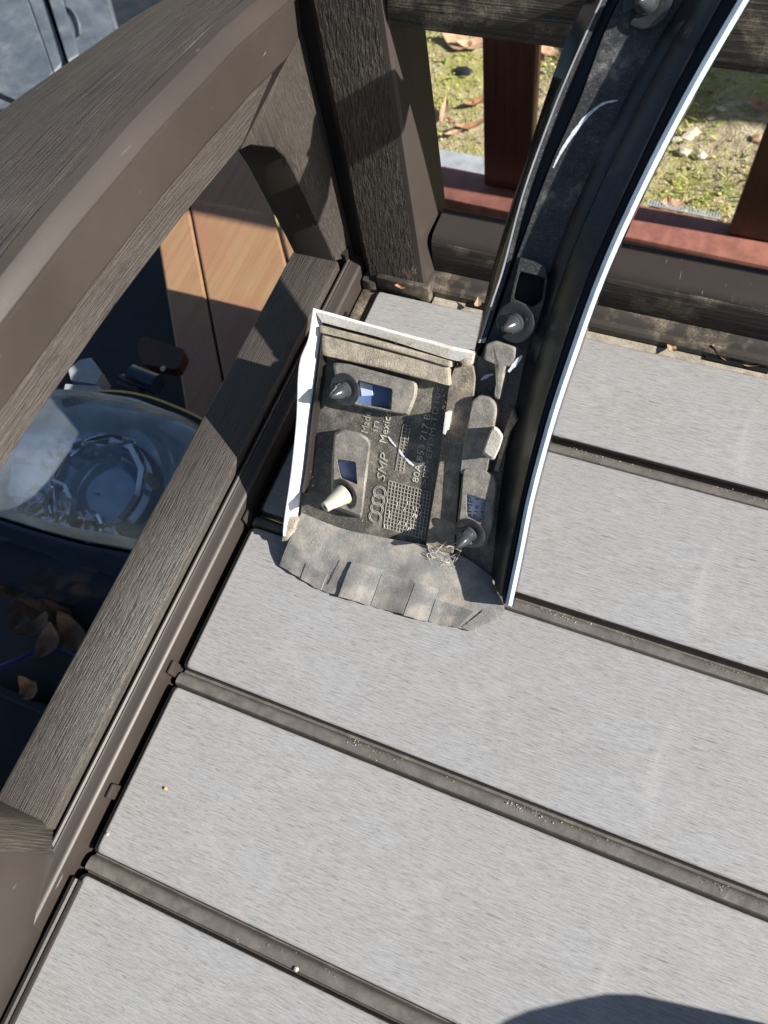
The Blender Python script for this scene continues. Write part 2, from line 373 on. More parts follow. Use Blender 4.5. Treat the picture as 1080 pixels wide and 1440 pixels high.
# ================================================================== the bench
RCL, LEANX = .25, .15                         # the back reclines, and its end post leans outward like the arm
def recline(b, lean=0.):
    b.v = [(x - lean * max(0, z), y + RCL * max(0, z - .005), z) for x, y, z in b.v]; return b
bench = thing('garden_bench', 'brown plastic garden bench with grey slatted seat and embossed wood grain', 'bench', (.5, .2, -Z0))
PITCH, GAP, XR = .105, .0108, 1.16
def slat(y0, y1, x0):
    b = MB(); e = .0032
    # brown carrier rim, then the grey top plate with rounded edges
    prof = [(-.018, 0), (-.0016, 0), (-.0004, .0010), (-.0004, e)]
    rows = []
    for z, d in [(-.02, 0), (-.002, 0), (-.0012, .0006), (-.0012, .0022)]:
        rows.append(rp([(x0 + d, y0 + d), (XR - d, y0 + d), (XR - d, y1 - d), (x0 + d, y1 - d)], .003 - d * .3, 4))
        rows[-1] = [(p[0], p[1], z) for p in rows[-1]]
    b.loft(rows, closed=True, mi=1)
    g = []
    for z, d in [(-.0012, .0022), (-.0006, .0022), (-.00015, .0026), (0., .0034)]:
        q = rp([(x0 + d, y0 + d - .0014), (XR - d, y0 + d - .0014), (XR - d, y1 - d + .0016), (x0 + d, y1 - d + .0016)], .0028, 4)
        g.append([(p[0], p[1], z) for p in q])
    b.loft(g, closed=True, mi=0); n = len(g[-1])
    b.add(g[-1], [list(range(n))], 0)
    return b.build('slat', [M['slat'], M['brown_dark']], bench, smooth=True)
for k in range(-3, 4):
    slat(k * PITCH + GAP, (k + 1) * PITCH if k < 3 else .4035, 0. if k < 3 else .0075)
def joint(y):
    b = MB(); a = y; g = GAP
    prof = [(a - .001, -.009), (a + .0004, -.009), (a + .0010, -.0046), (a + .0020, -.0030), (a + .0040, -.0027), (a + .0062, -.0031), (a + .0078, -.0042), (a + .0086, -.0060), (a + .0092, -.0085), (a + g + .0005, -.0088)]
    xs = np.linspace(-.0005, XR, 24)
    b.loft([[(x, p[0], p[1]) for p in prof] for x in xs])
    return b.build('joint_strip', M['joint'], bench, smooth=True)
for k in range(-3, 4): joint(k * PITCH)
# frame under the seat
b = MB(); b.box(-.0035, .012, -.33, .43, -.05, -.022); b.box(0, XR, .396, .46, -.05, -.012, .002); b.box(0, XR, -.33, -.30, -.05, -.022); b.box(.3, .33, -.33, .43, -.05, -.023)
b.box(.004, XR, -.31, .41, -.03, -.0212)
b.build('seat_frame', M['brown_dark'], bench)
# side rail + ledge
b = MB(); b.box(-.0535, -.0182, .0135, .405, -.045, .02, .0016, seg=3); b.build('side_rail', M['grainRail'], bench, smooth=True)
b = MB(); ys = np.linspace(-.26, .436, 30)
prof = [(-.0168, -.03), (-.0168, .0126), (-.0160, .0140), (-.0150, .0141), (-.0141, .0131), (-.0132, .0133), (-.0122, .0126), (-.0080, .0121), (-.0066, .0116), (-.0056, .0104), (-.0050, .003), (-.0050, -.05)]
b.loft([[(p[0], y, p[1]) for p in prof] for y in ys]); b.build('rail_ledge', M['brown'], bench, smooth=True)
b = MB(); b.box(-.0179, -.0171, .0, .42, -.05, -.004); b.build('rail_slit', M['void'], bench)
# moulded nubs on the ledge's inner edge
for px, py in ((222, 930), (340, 720), (148, 1110)):
    p = onZ(px, py, .008); b = MB(); b.box(-.0042, -.0022, p[1] - .004, p[1] + .004, -.01, .006, .0009); b.build('ledge_nub', M['brown'], bench, smooth=True)
# slot hole in the ledge wall by the back corner
b = MB(); b.box(-.0046, -.0036, .352, .378, -.008, .003); b.build('slot_hole', M['void'], bench)
b = MB(); b.box(-.0036, .0066, .325, .405, -.022, -.0035, .001); b.build('corner_filler', M['brown_dirty'], bench, smooth=True)
# dark end cap on the front slat's left end
b = MB(); ys = np.linspace(-.30, -.0035, 14)
prof = [(-.0028, -.02), (-.0028, .0010), (-.0018, .0024), (.0000, .0027), (.0010, .0016), (.0022, .0022), (.0036, .0018), (.0040, .0003)]
b.loft([[(p[0], y, p[1]) for p in prof] for y in ys]); b.add([(p[0], ys[-1], p[1]) for p in prof], [list(range(len(prof)))]); b.build('end_cap', M['brown_dark'], bench, smooth=True)

# armrest: bowed, grain on top, smooth inner side, grained lip
def armrest(mirror=False):
    ys = np.linspace(.535, -.16, 44)
    zs = np.interp(ys, [-.16, -.1, -.02, .06, .162, .24, .31, .39, .463, .54], [.150, .167, .178, .1815, .180, .1755, .168, .1555, .139, .119])
    xo = np.interp(ys, [-.16, .05, .2, .3, .4, .463, .54], [-.120, -.122, -.118, -.110, -.0945, -.086, -.079])
    rows = []
    for y, z, x in zip(ys, zs, xo):
        sec = [(-.0425, z - .021), (-.0410, z - .0215), (-.0398, z - .020), (-.0398, z - .0016), (-.0390, z - .0012), (-.0384, z + .0006), (-.0366, z + .0012), (-.0358, z + .0026), (-.0358, z + .0258),
               (-.0349, z + .0262), (-.0350, z + .0274), (-.0360, z + .0279), (-.0388, z + .0325), (-.0420, z + .0355), (-.0466, z + .0370), (-.0474, z + .0364),
               (-.0484, z + .0369), ((x - .05) / 2, z + .0384), (x + .006, z + .0374), (x + .0018, z + .0355), (x, z + .032), (x, z - .012), (x + .012, z - .021)]
        rows.append([((XR - .0 - p[0] if mirror else p[0]), y, p[1]) for p in sec])
    mi = [1] * 4 + [1] * 2 + [0] * 9 + [2] * 4 + [2] * 4
    b = MB(); b.loft(rows, closed=True, cap=True, mi=mi)
    me = b.mesh('armrest', [M['brown'], M['grainLip'], M['grainY']], True, 24); n = len(rows[0]); uv = me.uv_layers.new(name='UVMap')
    acc = np.r_[0, np.cumsum([np.linalg.norm(np.array(rows[22][j + 1]) - np.array(rows[22][j])) for j in range(n - 1)])]
    for p in me.polygons:
        for li in p.loop_indices:
            v = me.loops[li].vertex_index; uv.data[li].uv = (acc[v % n], rows[v // n][0][1])
    return obj('armrest', me, bench)
armrest(); armrest(True)
# rear arm support with its chamfered gusset
c1 = [(472, 368), (458, 336), (443, 305), (429, 275), (415, 245), (403, 222), (388, 208), (352, 205), (338, 212)]
c2 = [(501, 357), (486, 327), (470, 297), (455, 268), (440, 240), (421, 205), (403, 172), (388, 120), (392, 104)]
FL = .165                                    # the panel leans outward as it rises
def onF(px, py, x0): d = ray(px, py); n_ = np.array([1, 0, FL]); k = (x0 + FL * .02 - CAM @ n_) / (d @ n_); return CAM + d * k
A = [onF(*p, -.0200) for p in c1]; B = [onF(*p, -.0145) for p in c2]
rows = []
for a, q in zip(A, B):
    fx = -FL * (q[2] - .02); ye = max(.452, q[1] + .004); rows.append([(-.0535 + fx, a[1], a[2]), (a[0] - .0012, a[1], a[2]), (a[0], a[1] + .0008, a[2] + .0004), (q[0], q[1], q[2]), (q[0], ye, q[2] + .002), (-.0535 + fx, ye, q[2] + .002)])
b = MB(); b.loft(rows, closed=True, cap=True, mi=[1, 0, 0, 0, 1, 1]); 
b.box(-.0530, -.0150, .4095, .4515, -.04, .0215, 0, 1)
b.build('arm_support', [M['grainZc'], M['brown_dark']], bench, smooth=True)
b = MB(); b.loft([[(-.0535 - FL * (z - .02), y0, z), (-.0148 - FL * (z - .02), y0, z), (-.0148 - FL * (z - .02), .4518, z), (-.0535 - FL * (z - .02), .4518, z)] for z, y0 in ((.085, .422), (.12, .418), (.146, .416))], closed=True, cap=True); b.build('support_top', M['grainZc'], bench)
# front arm support
sec = [(-.0535, .0165), (-.0225, .0165), (-.0205, .0155), (-.0120, .0040), (-.0112, .0020), (-.0085, -.0150), (-.0045, -.0340), (-.0040, -.05), (-.0040, -.30), (-.0535, -.30)]
def secw(z): return [(x - (.0 if z < .1 else .016 * (z - .1) / .08), y, z) for x, y in sec]
b = MB(); b.loft([secw(z) for z in (-.04, .0, .03, .07, .10, .13, .168)], closed=True, cap=True, mi=[1, 1, 1, 0, 0, 0, 0, 0, 0, 0])
b.build('arm_support', [M['brown'], M['grainZr']], bench, smooth=True)
# back post
b = MB(); sec = [(-.0035, .452), (-.0035, .4150), (.0005, .4120), (.0030, .4090), (.0400, .4085), (.0432, .4090), (.0448, .4108), (.0464, .4250), (.0466, .4300), (.0468, .452)]
b.loft([[(x, y, z) for x, y in sec] for z in np.linspace(.005, .262, 14)], closed=True, cap=True, mi=[1, 1, 1, 0, 1, 1, 1, 1, 1, 1])
recline(b, LEANX).build('back_post', [M['grainZ'], M['brown']], bench, smooth=True, sharp=22)
b = MB()
for i in range(8): b.box(-.0138, -.0042, .4165, .440, i * .03, i * .03 + .03)
recline(b, LEANX).build('post_groove', M['void'], bench)
b = MB(); b.loft([[(x + 1.1, y, z) for x, y in sec] for z in np.linspace(.005, .262, 4)], closed=True, cap=True, mi=1); recline(b).build('back_post', [M['grainZ'], M['brown']], bench, smooth=True)
# top and bottom back rails
def xloft(prof, x0, x1, n=30): return [[(x, p[0], p[1]) for p in prof] for x in np.linspace(x0, x1, n)]
tp = [(.412, .1985), (.4055, .2000), (.4030, .2040), (.4025, .2100), (.4025, .2390), (.4045, .2440), (.4100, .2460), (.446, .2460), (.449, .243), (.449, .2005), (.446, .1985)]
b = MB(); b.loft(xloft([(y + .0065, .159 + (z - .1985) * 1.05) for y, z in tp], .0205, XR), closed=True, cap=True, mi=0)
recline(b).build('top_rail', M['grainX'], bench, smooth=True)
b = MB(); b.loft(xloft([(.4240, .012), (.4240, .030), (.4250, .0345), (.4280, .0375), (.4330, .0385), (.4510, .0385), (.4535, .036), (.4535, -.02), (.4240, -.02)], .0440, XR), closed=True, cap=True, mi=[0, 0, 1, 1, 1, 1, 1, 1, 1])
b.build('bottom_rail', [M['grainX'], M['brown']], bench, smooth=True)
b = MB(); b.loft(xloft([(.4115, -.02), (.4115, .0015), (.4130, .0035), (.4165, .0040), (.4185, .0062), (.4205, .0082), (.4245, .0090), (.4245, -.02)], .012, XR), closed=True, cap=True)
b.build('back_moulding', M['brown_dirty'], bench, smooth=True)
b = MB(); b.box(.0068, .0470, .4060, .4235, -.02, .0098, .0025); b.build('corner_plinth', M['brown_dirty'], bench, smooth=True)
b = MB(); b.box(-.0040, .0068, .4050, .4235, -.02, .0048, .002); b.build('corner_block', M['brown_dirty'], bench, smooth=True)
b = MB(); b.box(.0485, XR, .4048, .4112, -.02, -.0030, .0006); b.build('channel_strip', M['foam'], bench)
for x0, x1 in ((.074, .096), (.232, .27)):
    b = MB(); b.box(x0, x1, .4085, .4124, -.010, -.0015); b.build('drain_slot', M['void'], bench)
b = MB(); b.box(-.03, XR, .456, .535, -.10, -.052, .003); b.build('shade_beam', M['brown_dark'], bench)  # beam added to carry the bench's shade farther over the planks
# legs
for x in (-.045, 1.14):
    for y in (-.24, .40):
        b = MB(); b.box(x, x + .05, y, y + .05, -Z0 + .0005, -.05, .003); b.build('leg', M['brown'], bench)

# ================================================================== the wheel-arch trim piece
TILT = math.radians(42); CT, ST = math.cos(TILT), math.sin(TILT)
TO = np.array([.1, .205, 0.]); TN = np.array([0, -ST, CT]); TV = np.array([0, CT, ST]); TU = np.array([1., 0, 0])
def T(px, py, w=0.):
    d = ray(px, py); k = (w - np.dot(CAM - TO, TN)) / np.dot(d, TN); return CAM + d * k
def off(p, w): return np.array(p) + TN * w
trim = thing('wheel_arch_trim', 'upturned wheel arch trim showing its dusty black inside, clips and white painted edge', 'car trim', (.12, .21, 0)); trim['kind'] = 'thing'
NS = 46
def rail(pts, w, n=NS): return [T(p[0], p[1], w) for p in smoothline(pts, n)]
RIM = [(715, 851), (731, 775), (746, 700), (775, 592), (806, 498), (848, 383), (904, 259), (970, 131), (1045, 1), (1104, -95)]
rin = [(x - 4.2 - .30 * i, y - 2) for i, (x, y) in enumerate(RIM)]; rout = [(x + 4.8 + .22 * i, y + 2) for i, (x, y) in enumerate(RIM)]
T1 = [(703, 838), (712, 793), (731, 697), (757, 593), (780, 517), (793, 476), (818, 405), (838, 355), (880, 262), (934, 148), (961, 95), (1011, 2), (1064, -90)]
W0 = [(691, 812), (700, 720), (710, 645), (727, 560), (742, 490), (777, 370), (818, 268), (876, 146), (926, 55), (968, -10), (1020, -95)]
L3 = [(676, 502), (700, 440), (728, 359), (773, 237), (817, 137), (854, 37), (902, -60)]
L1 = [(673, 482), (691, 425), (707, 376), (736, 268), (779, 150), (820, 54), (868, -50)]
L0 = [(666, 498), (688, 397), (715, 301), (747, 199), (793, 64), (830, -10), (858, -60)]
sh = lambda c, dx, dy=0: [(x + dx, y + dy) for x, y in c]
WR = .0185
def blend(a, c, k): return list(smoothline(a, 24) * (1 - k) + smoothline(c, 24) * k)
b = MB()
# right wall: base edge -> ledges -> rim, full length
b.loft(list(zip(rail(W0, 0), rail(sh(W0, 4), .0030), rail(blend(W0, T1, .38), .0062), rail(blend(W0, T1, .42), .0085),
                rail(blend(W0, T1, .9), .0140), rail(T1, .0150))), mi=0)
b.loft(list(zip(rail(T1, .0150), rail(sh(T1, 2), .0156), rail(sh(T1, 3), .0100), rail(sh(rin, -3), .0100), rail(rin, WR))), mi=1)
# outside skin
b.loft(list(zip(rail(rout, WR), rail(sh(rout, 3), .006), rail(sh(T1, 6), -.003), rail(W0, -.008))), mi=1)
# base strip of the arch and the left lip
b.loft(list(zip(rail(L3, 0), rail(W0[4:], 0))), mi=2)
b.loft(list(zip(rail(L0, -.006), rail(L0, -.003), rail(sh(L1, -3), .0025), rail(L1, .0036), rail(sh(L1, 2.5), .0036), rail(sh(L1, 4), .0022), rail(sh(L1, 9), .0020), rail(sh(L1, 11), -.004), rail(sh(L3, -3), -.004), rail(sh(L3, -.6), -.0004), rail(L3, 0))),
       mi=[1, 1, 1, 3, 1, 2, 1, 1, 1, 2])  # narrow grey stripe paints the lit edge of the lip
b.loft(list(zip(rail(L0, -.006), rail(L3, -.008), rail(W0[4:], -.008))), mi=1)
b.build('arch_body', [M['black'], M['gloss'], M['black_base'], M['greyplastic']], trim, smooth=True)
b = MB(); b.loft([list(x) for x in zip(rail(rin, WR - .002), rail(rin, WR + .0008), rail(sh(RIM, 0), WR + .0016), rail(rout, WR + .0006), rail(rout, WR - .006), rail(rin, WR - .006))], closed=True, cap=True)
b.build('painted_edge', M['edge'], trim, smooth=True)

def cap_poly(bld, px, w0, w1, inset=.0012, mi=0, top=True):
    """solid raised block from an outline on the panel"""
    base = np.array([T(p[0], p[1], w0) for p in px]); c = base.mean(0)
    def shrink(d): return [p + (c - p) / np.linalg.norm(c - p) * d for p in base]
    h = w1 - w0
    rows = [base, [off(p, h - inset * .8) for p in base], [off(p, h - inset * .2) for p in shrink(inset * .5)], [off(p, h) for p in shrink(inset * 1.3)]]
    bld.loft(rows, closed=True, mi=mi); bld.add(rows[-1], [list(range(len(base)))], mi); return bld
def pocket(bld, outer, hole, w1, floor, mi=0, mif=1):
    """raised box with a window: both outlines convex, sampled by angle about the window's middle"""
    c = np.mean(hole, 0)
    def hit(poly, a):
        d = np.array([math.cos(a), math.sin(a)]); best = None
        for i in range(len(poly)):
            p = np.array(poly[i], float) - c; e = np.array(poly[(i + 1) % len(poly)], float) - c - p; den = d[0] * e[1] - d[1] * e[0]
            if abs(den) < 1e-9: continue
            t = (p[0] * e[1] - p[1] * e[0]) / den; s = (p[0] * d[1] - p[1] * d[0]) / den
            if t > 0 and -1e-6 <= s <= 1 + 1e-6 and (best is None or t > best): best = t
        return c + d * best
    angs = sorted([math.atan2(*(np.array(p, float) - c)[::-1]) for p in list(outer) + list(hole)] + list(np.linspace(-math.pi, math.pi, 20, endpoint=False)))
    O = [hit(outer, a) for a in angs]; H = [hit(hole, a) for a in angs]
    mid = np.mean(outer, 0)
    rows = [[T(*(o + (o - mid) * .03), 0) for o in O], [T(*o, w1 - .0016) for o in O], [T(*(o + (h - o) * min(.35, 3 / max(3, np.linalg.norm(h - o)))), w1) for o, h in zip(O, H)], [T(*(h + (h - c) * .06), w1) for h in H], [T(*h, w1 - .0008) for h in H], [T(*h, floor) for h in H]]
    bld.loft(rows, closed=True, mi=mi); bld.add(rows[-1], [list(range(len(H)))], mif); return bld

# tab plate
plate = [(449, 448), (655, 505), (670, 500), (676, 501), (742, 490), (727, 560), (710, 645), (700, 720), (691, 812), (650, 784), (600, 768), (540, 757), (480, 744), (423, 722), (432, 640), (441, 540)]
b = MB(); top = [T(*p, 0) for p in plate]; bot = [T(*p, -.004) for p in plate]
b.loft([bot, top], closed=True); b.add(top, [list(range(len(top)))]); b.add(bot, [list(range(len(bot)))])
b.build('tab_plate', M['tab'], trim)
# white side flange (wavy bent-up lip) and its dark inner step
FO = [(440, 434), (437, 455), (433, 478), (423, 503), (419, 530), (417, 587), (412, 640), (407, 680), (399, 735), (398, 753)]
FI = [(455, 452), (452, 470), (447, 500), (443, 530), (434, 594), (428, 650), (423, 690), (418, 728), (412, 745), (407, 757)]
b = MB(); n = 40
fo = smoothline(FO, n); fi = smoothline(FI, n); md = fo * .5 + fi * .5
b.loft([list(x) for x in zip([T(*p, -.003) for p in fi], [T(*p, .002) for p in fi], [T(*p, .0068) for p in md], [T(*p, .0105) for p in (fo * .9 + fi * .1)], [T(*p, .0104) for p in fo], [T(*p, .004) for p in fo], [T(*p, -.006) for p in fo])], closed=True, cap=True)
b.build('side_flange', M['white'], trim, smooth=True)
b = MB(); cap_poly(b, [(404, 735), (415, 722), (424, 727), (421, 742), (411, 757), (403, 757)], .001, .0085, .002); b.build('sandy_lump', M['foam'], trim, smooth=True)
b = MB(); s1 = smoothline([(453, 466), (446, 530), (437, 600), (430, 660), (424, 692)], 20); s2 = smoothline([(462, 468), (457, 530), (447, 600), (440, 660), (432, 694)], 20)
b.loft([list(x) for x in zip([T(*p, .0) for p in s1], [T(*p, .0042) for p in s1], [T(*p, .0048) for p in (s1 + s2) / 2], [T(*p, .0006) for p in s2])]); b.build('inner_step', M['brown_dark'], trim, smooth=True)
# top flange
b = MB(); n = 26
t0 = smoothline([(440, 433), (480, 444), (540, 461), (600, 477), (645, 489), (668, 494)], n); t1 = smoothline([(453, 453), (490, 463), (540, 476), (600, 495), (640, 507), (660, 508)], n)
b.loft([list(x) for x in zip([T(*p, -.006) for p in t0], [T(*p, .0085) for p in t0], [T(*p, .0095) for p in t0 * .75 + t1 * .25], [T(*p, .0088) for p in t0 * .4 + t1 * .6], [T(*p, .0078) for p in t1], [T(*p, .0002) for p in t1])], mi=[1, 0, 0, 0, 0]); b.build('top_flange', [M['white_dirty'], M['white']], trim, smooth=True)
b = MB(); cap_poly(b, rp([(650, 505), (660, 490), (672, 494), (668, 512), (655, 515)], 4), .001, .0085, .002); b.build('corner_lump', M['foam'], trim, smooth=True)
# foam strip with a moulded ridge
b = MB(); cap_poly(b, rp([(460, 468), (550, 491), (636, 513), (638, 541), (550, 519), (460, 498)], 4), .0, .0075, .0016); b.build('foam_strip', M['foam'], trim, smooth=True)
b = MB(); cap_poly(b, [(459, 457), (552, 481), (640, 506), (640, 514), (552, 490), (459, 466)], .0, .0090, .0012); b.build('foam_ridge', M['foam'], trim, smooth=True)
# raised sandy step and ribs
b = MB(); cap_poly(b, rp([(641, 514), (668, 512), (671, 530), (664, 600), (650, 660), (645, 720), (640, 776), (601, 768), (613, 690), (624, 615), (633, 545)], 3), .0, .0042, .0012); b.build('sandy_step', M['tab_sandy'], trim, smooth=True)
b = MB(); cap_poly(b, rp([(669, 560), (678, 553), (694, 556), (702, 566), (703, 576), (690, 660), (652, 662), (654, 640)], 4), .0, .0088, .0012); b.build('rib_block', M['pocket'], trim, smooth=True)
b = MB(); cap_poly(b, rp([(688, 482), (700, 478), (729, 487), (728, 514), (716, 512), (706, 560), (699, 556), (707, 512), (684, 503)], 3), .0, .0080, .001); b.build('rib_block', M['pocket'], trim, smooth=True)
b = MB(); cap_poly(b, [(724, 572), (731, 588), (722, 600), (704, 660), (699, 658), (712, 605)], .0, .0075, .001); b.build('rib_block', M['tab_sandy'], trim, smooth=True)
b = MB(); cap_poly(b, [(633, 576), (637, 577), (632, 607), (629, 606)], .002, .0115, .0006); b.build('white_fin', M['white_dirty'], trim)
# pockets
hA = rp([(503, 535), (551, 547), (549, 576), (500, 566)], 3, 3); oA = rp([(469, 510), (490, 512), (586, 538), (585, 556), (574, 584), (500, 570), (478, 558)], 5, 3)
b = MB(); pocket(b, oA, hA, .0085, .0025); b.build('clip_pocket', [M['pocket'], M['blue_in']], trim, smooth=True)
b = MB(); cap_poly(b, [(552, 548), (571, 552), (568, 574), (549, 570)], .004, .0072, .0008); b.build('pocket_insert', M['clip_dusty'], trim)
b = MB(); cap_poly(b, [(506, 536), (524, 541), (525, 556), (509, 557)], .0026, .0032, .0002); b.build('pocket_label', M['sticker'], trim)
hB = rp([(474, 646), (500, 650), (502, 681), (480, 672)], 3, 3); oB = rp([(471, 608), (482, 604), (508, 610), (521, 620), (517, 660), (508, 728), (466, 712), (467, 650)], 6, 3)
b = MB(); pocket(b, oB, hB, .0085, .0025); b.build('clip_pocket', [M['pocket'], M['hole_blue']], trim, smooth=True)
hC = rp([(656, 695), (685, 704), (683, 726), (674, 735), (657, 726)], 3, 3); oC = rp([(652, 656), (678, 659), (696, 668), (699, 682), (692, 745), (684, 768), (642, 768), (644, 730)], 5, 3)
b = MB(); pocket(b, oC, hC, .0095, .0036); b.build('clip_pocket', [M['pocket'], M['sticker']], trim, smooth=True)
hD = rp([(731, 382), (766, 391), (762, 422), (749, 432), (722, 420)], 4, 3); oD = rp([(730, 362), (768, 372), (771, 392), (766, 425), (752, 470), (704, 462), (712, 440)], 4, 3)
b = MB(); pocket(b, oD, hD, .0060, .0008); b.build('clip_pocket', [M['black_base'], M['void']], trim, smooth=True)

# lettering helpers: text runs along a pixel direction on the panel
dg = None
def text_mesh(bld, s, p0, p1, h, w, mi=0, shear=0., fit=True, thick=.0004):
    cu = bpy.data.curves.new('text', 'FONT'); cu.body = s; cu.size = 1.; cu.shear = shear; cu.extrude = .5; cu.resolution_u = 2; cu.offset = -.012
    o = bpy.data.objects.new('text', cu); COL.objects.link(o); bpy.context.view_layer.update()
    me = bpy.data.meshes.new_from_object(o.evaluated_get(bpy.context.evaluated_depsgraph_get()))
    a = T(*p0, w); e = T(*p1, w); L = np.linalg.norm(e - a); ex = (e - a) / L; ey = np.cross(TN, ex)
    co = np.array([v.co for v in me.vertices]); wd = co[:, 0].max() - co[:, 0].min(); sx = L / wd; sy = h / .69
    P = [a + ex * (c[0] - co[:, 0].min()) * sx + ey * c[1] * sy + TN * (c[2] + .5) * thick for c in co]
    bld.add(P, [list(q.vertices) for q in me.polygons], mi)
    bpy.data.objects.remove(o); bpy.data.meshes.remove(me); bpy.data.curves.remove(cu); return bld
def text(s, p0, p1, h, w, mat, shear=0., thick=.0004, name='lettering', parent=None):
    b = MB(); text_mesh(b, s, p0, p1, h, w, 0, shear, True, thick); return b.build(name, mat, parent or trim)
text('Made', (517, 609), (522, 580), .0042, .0001, M['letter'])
text('in', (531, 607), (533, 593), .0042, .0001, M['letter'])
text('Mexico', (543, 623), (551, 578), .0042, .0001, M['letter_pale'])
text('SMP', (541, 677), (547, 638), .0050, .0001, M['letter'], .25, .0005)
text('80A 853 717 B', (588, 679), (606, 583), .0036, .0001, M['letter_pale'])
text('>PP+EPDM-TD10<', (601, 682), (622, 543), .0034, .0001, M['letter'])
# four linked rings, raised
for c in ((527.6, 727), (530, 715), (532, 703.5), (534, 692.5)):
    o = T(*c, .0004); r = .0036; ts = np.linspace(0, 2 * math.pi, 28)
    b = MB()
    for rr in (r, r * .78): b.tube([o + TU * rr * math.cos(t) * 1.08 + TV * rr * math.sin(t) for t in ts], .00020, 5)
    b.build('raised_ring', M['letter'], trim)
# date grid
G = [(547, 676), (606, 692.5), (597, 758), (539, 742)]
bi = lambda u, v: np.array(G[0]) * (1 - u) * (1 - v) + np.array(G[1]) * u * (1 - v) + np.array(G[2]) * u * v + np.array(G[3]) * (1 - u) * v
b = MB()
for k in range(14):
    s = k / 13; b.tube([T(*bi(s, 0), .0003), T(*bi(s, 1), .0003)], .00022, 4); b.tube([T(*bi(0, s), .0003), T(*bi(1, s), .0003)], .00022, 4)
for _ in range(22):
    u, v = random.randrange(13), random.randrange(4, 13); q = [T(*bi((u + .2 + .6 * (random.random() < .4)) / 13, (v + .1) / 13), .0005), T(*bi((u + .4) / 13, (v + .9) / 13), .0005)]; b.tube(q, .0003, 4, 1)
b.build('date_grid', [M['letter'], M['letter_pale']], trim, kind='stuff')
G2 = [(567, 597), (577, 599), (567, 664), (556, 661)]; bj = lambda u, v: np.array(G2[0]) * (1 - u) * (1 - v) + np.array(G2[1]) * u * (1 - v) + np.array(G2[2]) * u * v + np.array(G2[3]) * (1 - u) * v
b = MB()
for u in (0, .5, 1): b.tube([T(*bj(u, 0), .0003), T(*bj(u, 1), .0003)], .0002, 4)
for k in range(15): b.tube([T(*bj(0, k / 14), .0003), T(*bj(1, k / 14), .0003)], .0002, 4)
b.build('date_ladder', M['letter'], trim, kind='stuff')
# sticker text inside the third pocket
b = MB(); text_mesh(b, 'SMP', (662, 729), (666, 700), .0030, .0037, 0, thick=.0001); text_mesh(b, '716 1', (671, 729), (674, 702), .0022, .0037, thick=.0001); text_mesh(b, '1(400)', (680, 731), (683, 704), .0022, .0037, thick=.0001)
b.build('sticker_print', M['ink'], trim)

# clips
def clip(c, w0, r, lean, L, kind):
    """push-in clip: dished washer and a slotted pin that leans by (u,v)"""
    o = T(*c, w0); ax = TN + TU * lean[0] + TV * lean[1]; ax /= np.linalg.norm(ax)
    e = bpy.data.objects.new('clip', None); COL.objects.link(e); e.parent = trim; e.location = Vector(o) + Vector((0, 0, Z0)) - trim.location; e.empty_display_size = .01
    tilt = TN + (ax - TN) * .6
    dm = M['clip_dusty'] if kind in ('cream', 'dusty') else M['clip']
    b = MB(); b.lathe(o, tilt, [(r * .40, -.0004), (r * .9, .0004), (r, .0010), (r * 1.0, .0016), (r * .94, .0018), (r * .60, .0013), (r * .42, .0011), (0.0001, .0011)], 30, 0, 2.2 if kind == 'black' else 0, 8.0 if kind == 'black' else 2 * math.pi); b.build('washer', dm, e, smooth=True)
    b = MB()
    if kind == 'cream':
        b.lathe(o + ax * .001, ax, [(r * .62, 0), (r * .63, .0012), (r * .60, .002), (r * .54, .004), (r * .42, L * .65), (r * .37, L * .72), (r * .33, L * .98), (r * .30, L), (r * .15, L), (r * .15, L - .003), (.0001, L - .0032)], 28); b.build('pin', [M['cream']], e, smooth=True)
        b = MB(); b.lathe(o + ax * (L - .002), ax, [(r * .16, 0), (r * .165, .0021), (.0001, .0021)], 14); b.build('pin_hole', M['void'], e)
    else:
        b.lathe(o + ax * .001, ax, [(r * .50, 0), (r * .50, .0016), (r * .44, .002), (r * .42, L * .34), (r * .46, L * .40), (r * .40, L * .46), (r * .33, L * .60), (r * .20, L * .84), (r * .13, L * .92), (r * .14, L * .96), (r * .08, L), (.0001, L)], 14); b.build('pin', M['clip_dusty'] if kind == 'dusty' else M['clip'], e, smooth=True)
        sx = np.cross(ax, TU + TV * .4); sx /= np.linalg.norm(sx)
        for s in (-1, 1):
            b = MB(); q = o + sx * s * r * .34; b.tube([q + ax * .003, q + ax * L * .45, q + ax * L * .68 - sx * s * r * .14], [r * .10, r * .13, r * .05], 6); b.build('pin_barb', M['clip'], e, smooth=True)
    return e
clip((487, 547), .0085, .0092, (-.30, -.30), .0120, 'black')
clip((487, 693), .0085, .0094, (-.55, -.62), .0150, 'cream')
clip((662, 748), .0095, .0090, (-.28, -.55), .0130, 'black')
clip((726, 453), .0064, .0100, (-.34, -.34), .0110, 'black')
clip((912, 1), .0030, .0105, (-.25, -.3), .0120, 'black')
# sponge tab that stands up
b = MB(); base = [(694, 600), (702, 606), (704, 618), (696, 640), (690, 644), (684, 636)]; tip = rp([(693, 598), (701, 602), (708, 613), (703, 630), (695, 647), (688, 646), (678, 638), (684, 620)], 2, 2)
bs = resample(base + base[:1], len(tip) + 1)[:-1]
b.loft([[T(*p, .004) for p in bs], [T(*(p * .6 + np.array(q) * .4), .012) for p, q in zip(bs, tip)], [T(*q, .019) for q in tip], [T(*(np.array(q) * .8 + np.mean(tip, 0) * .2), .0215) for q in tip]], closed=True, cap=True); b.build('sponge_tab', M['sponge'], trim, smooth=True)
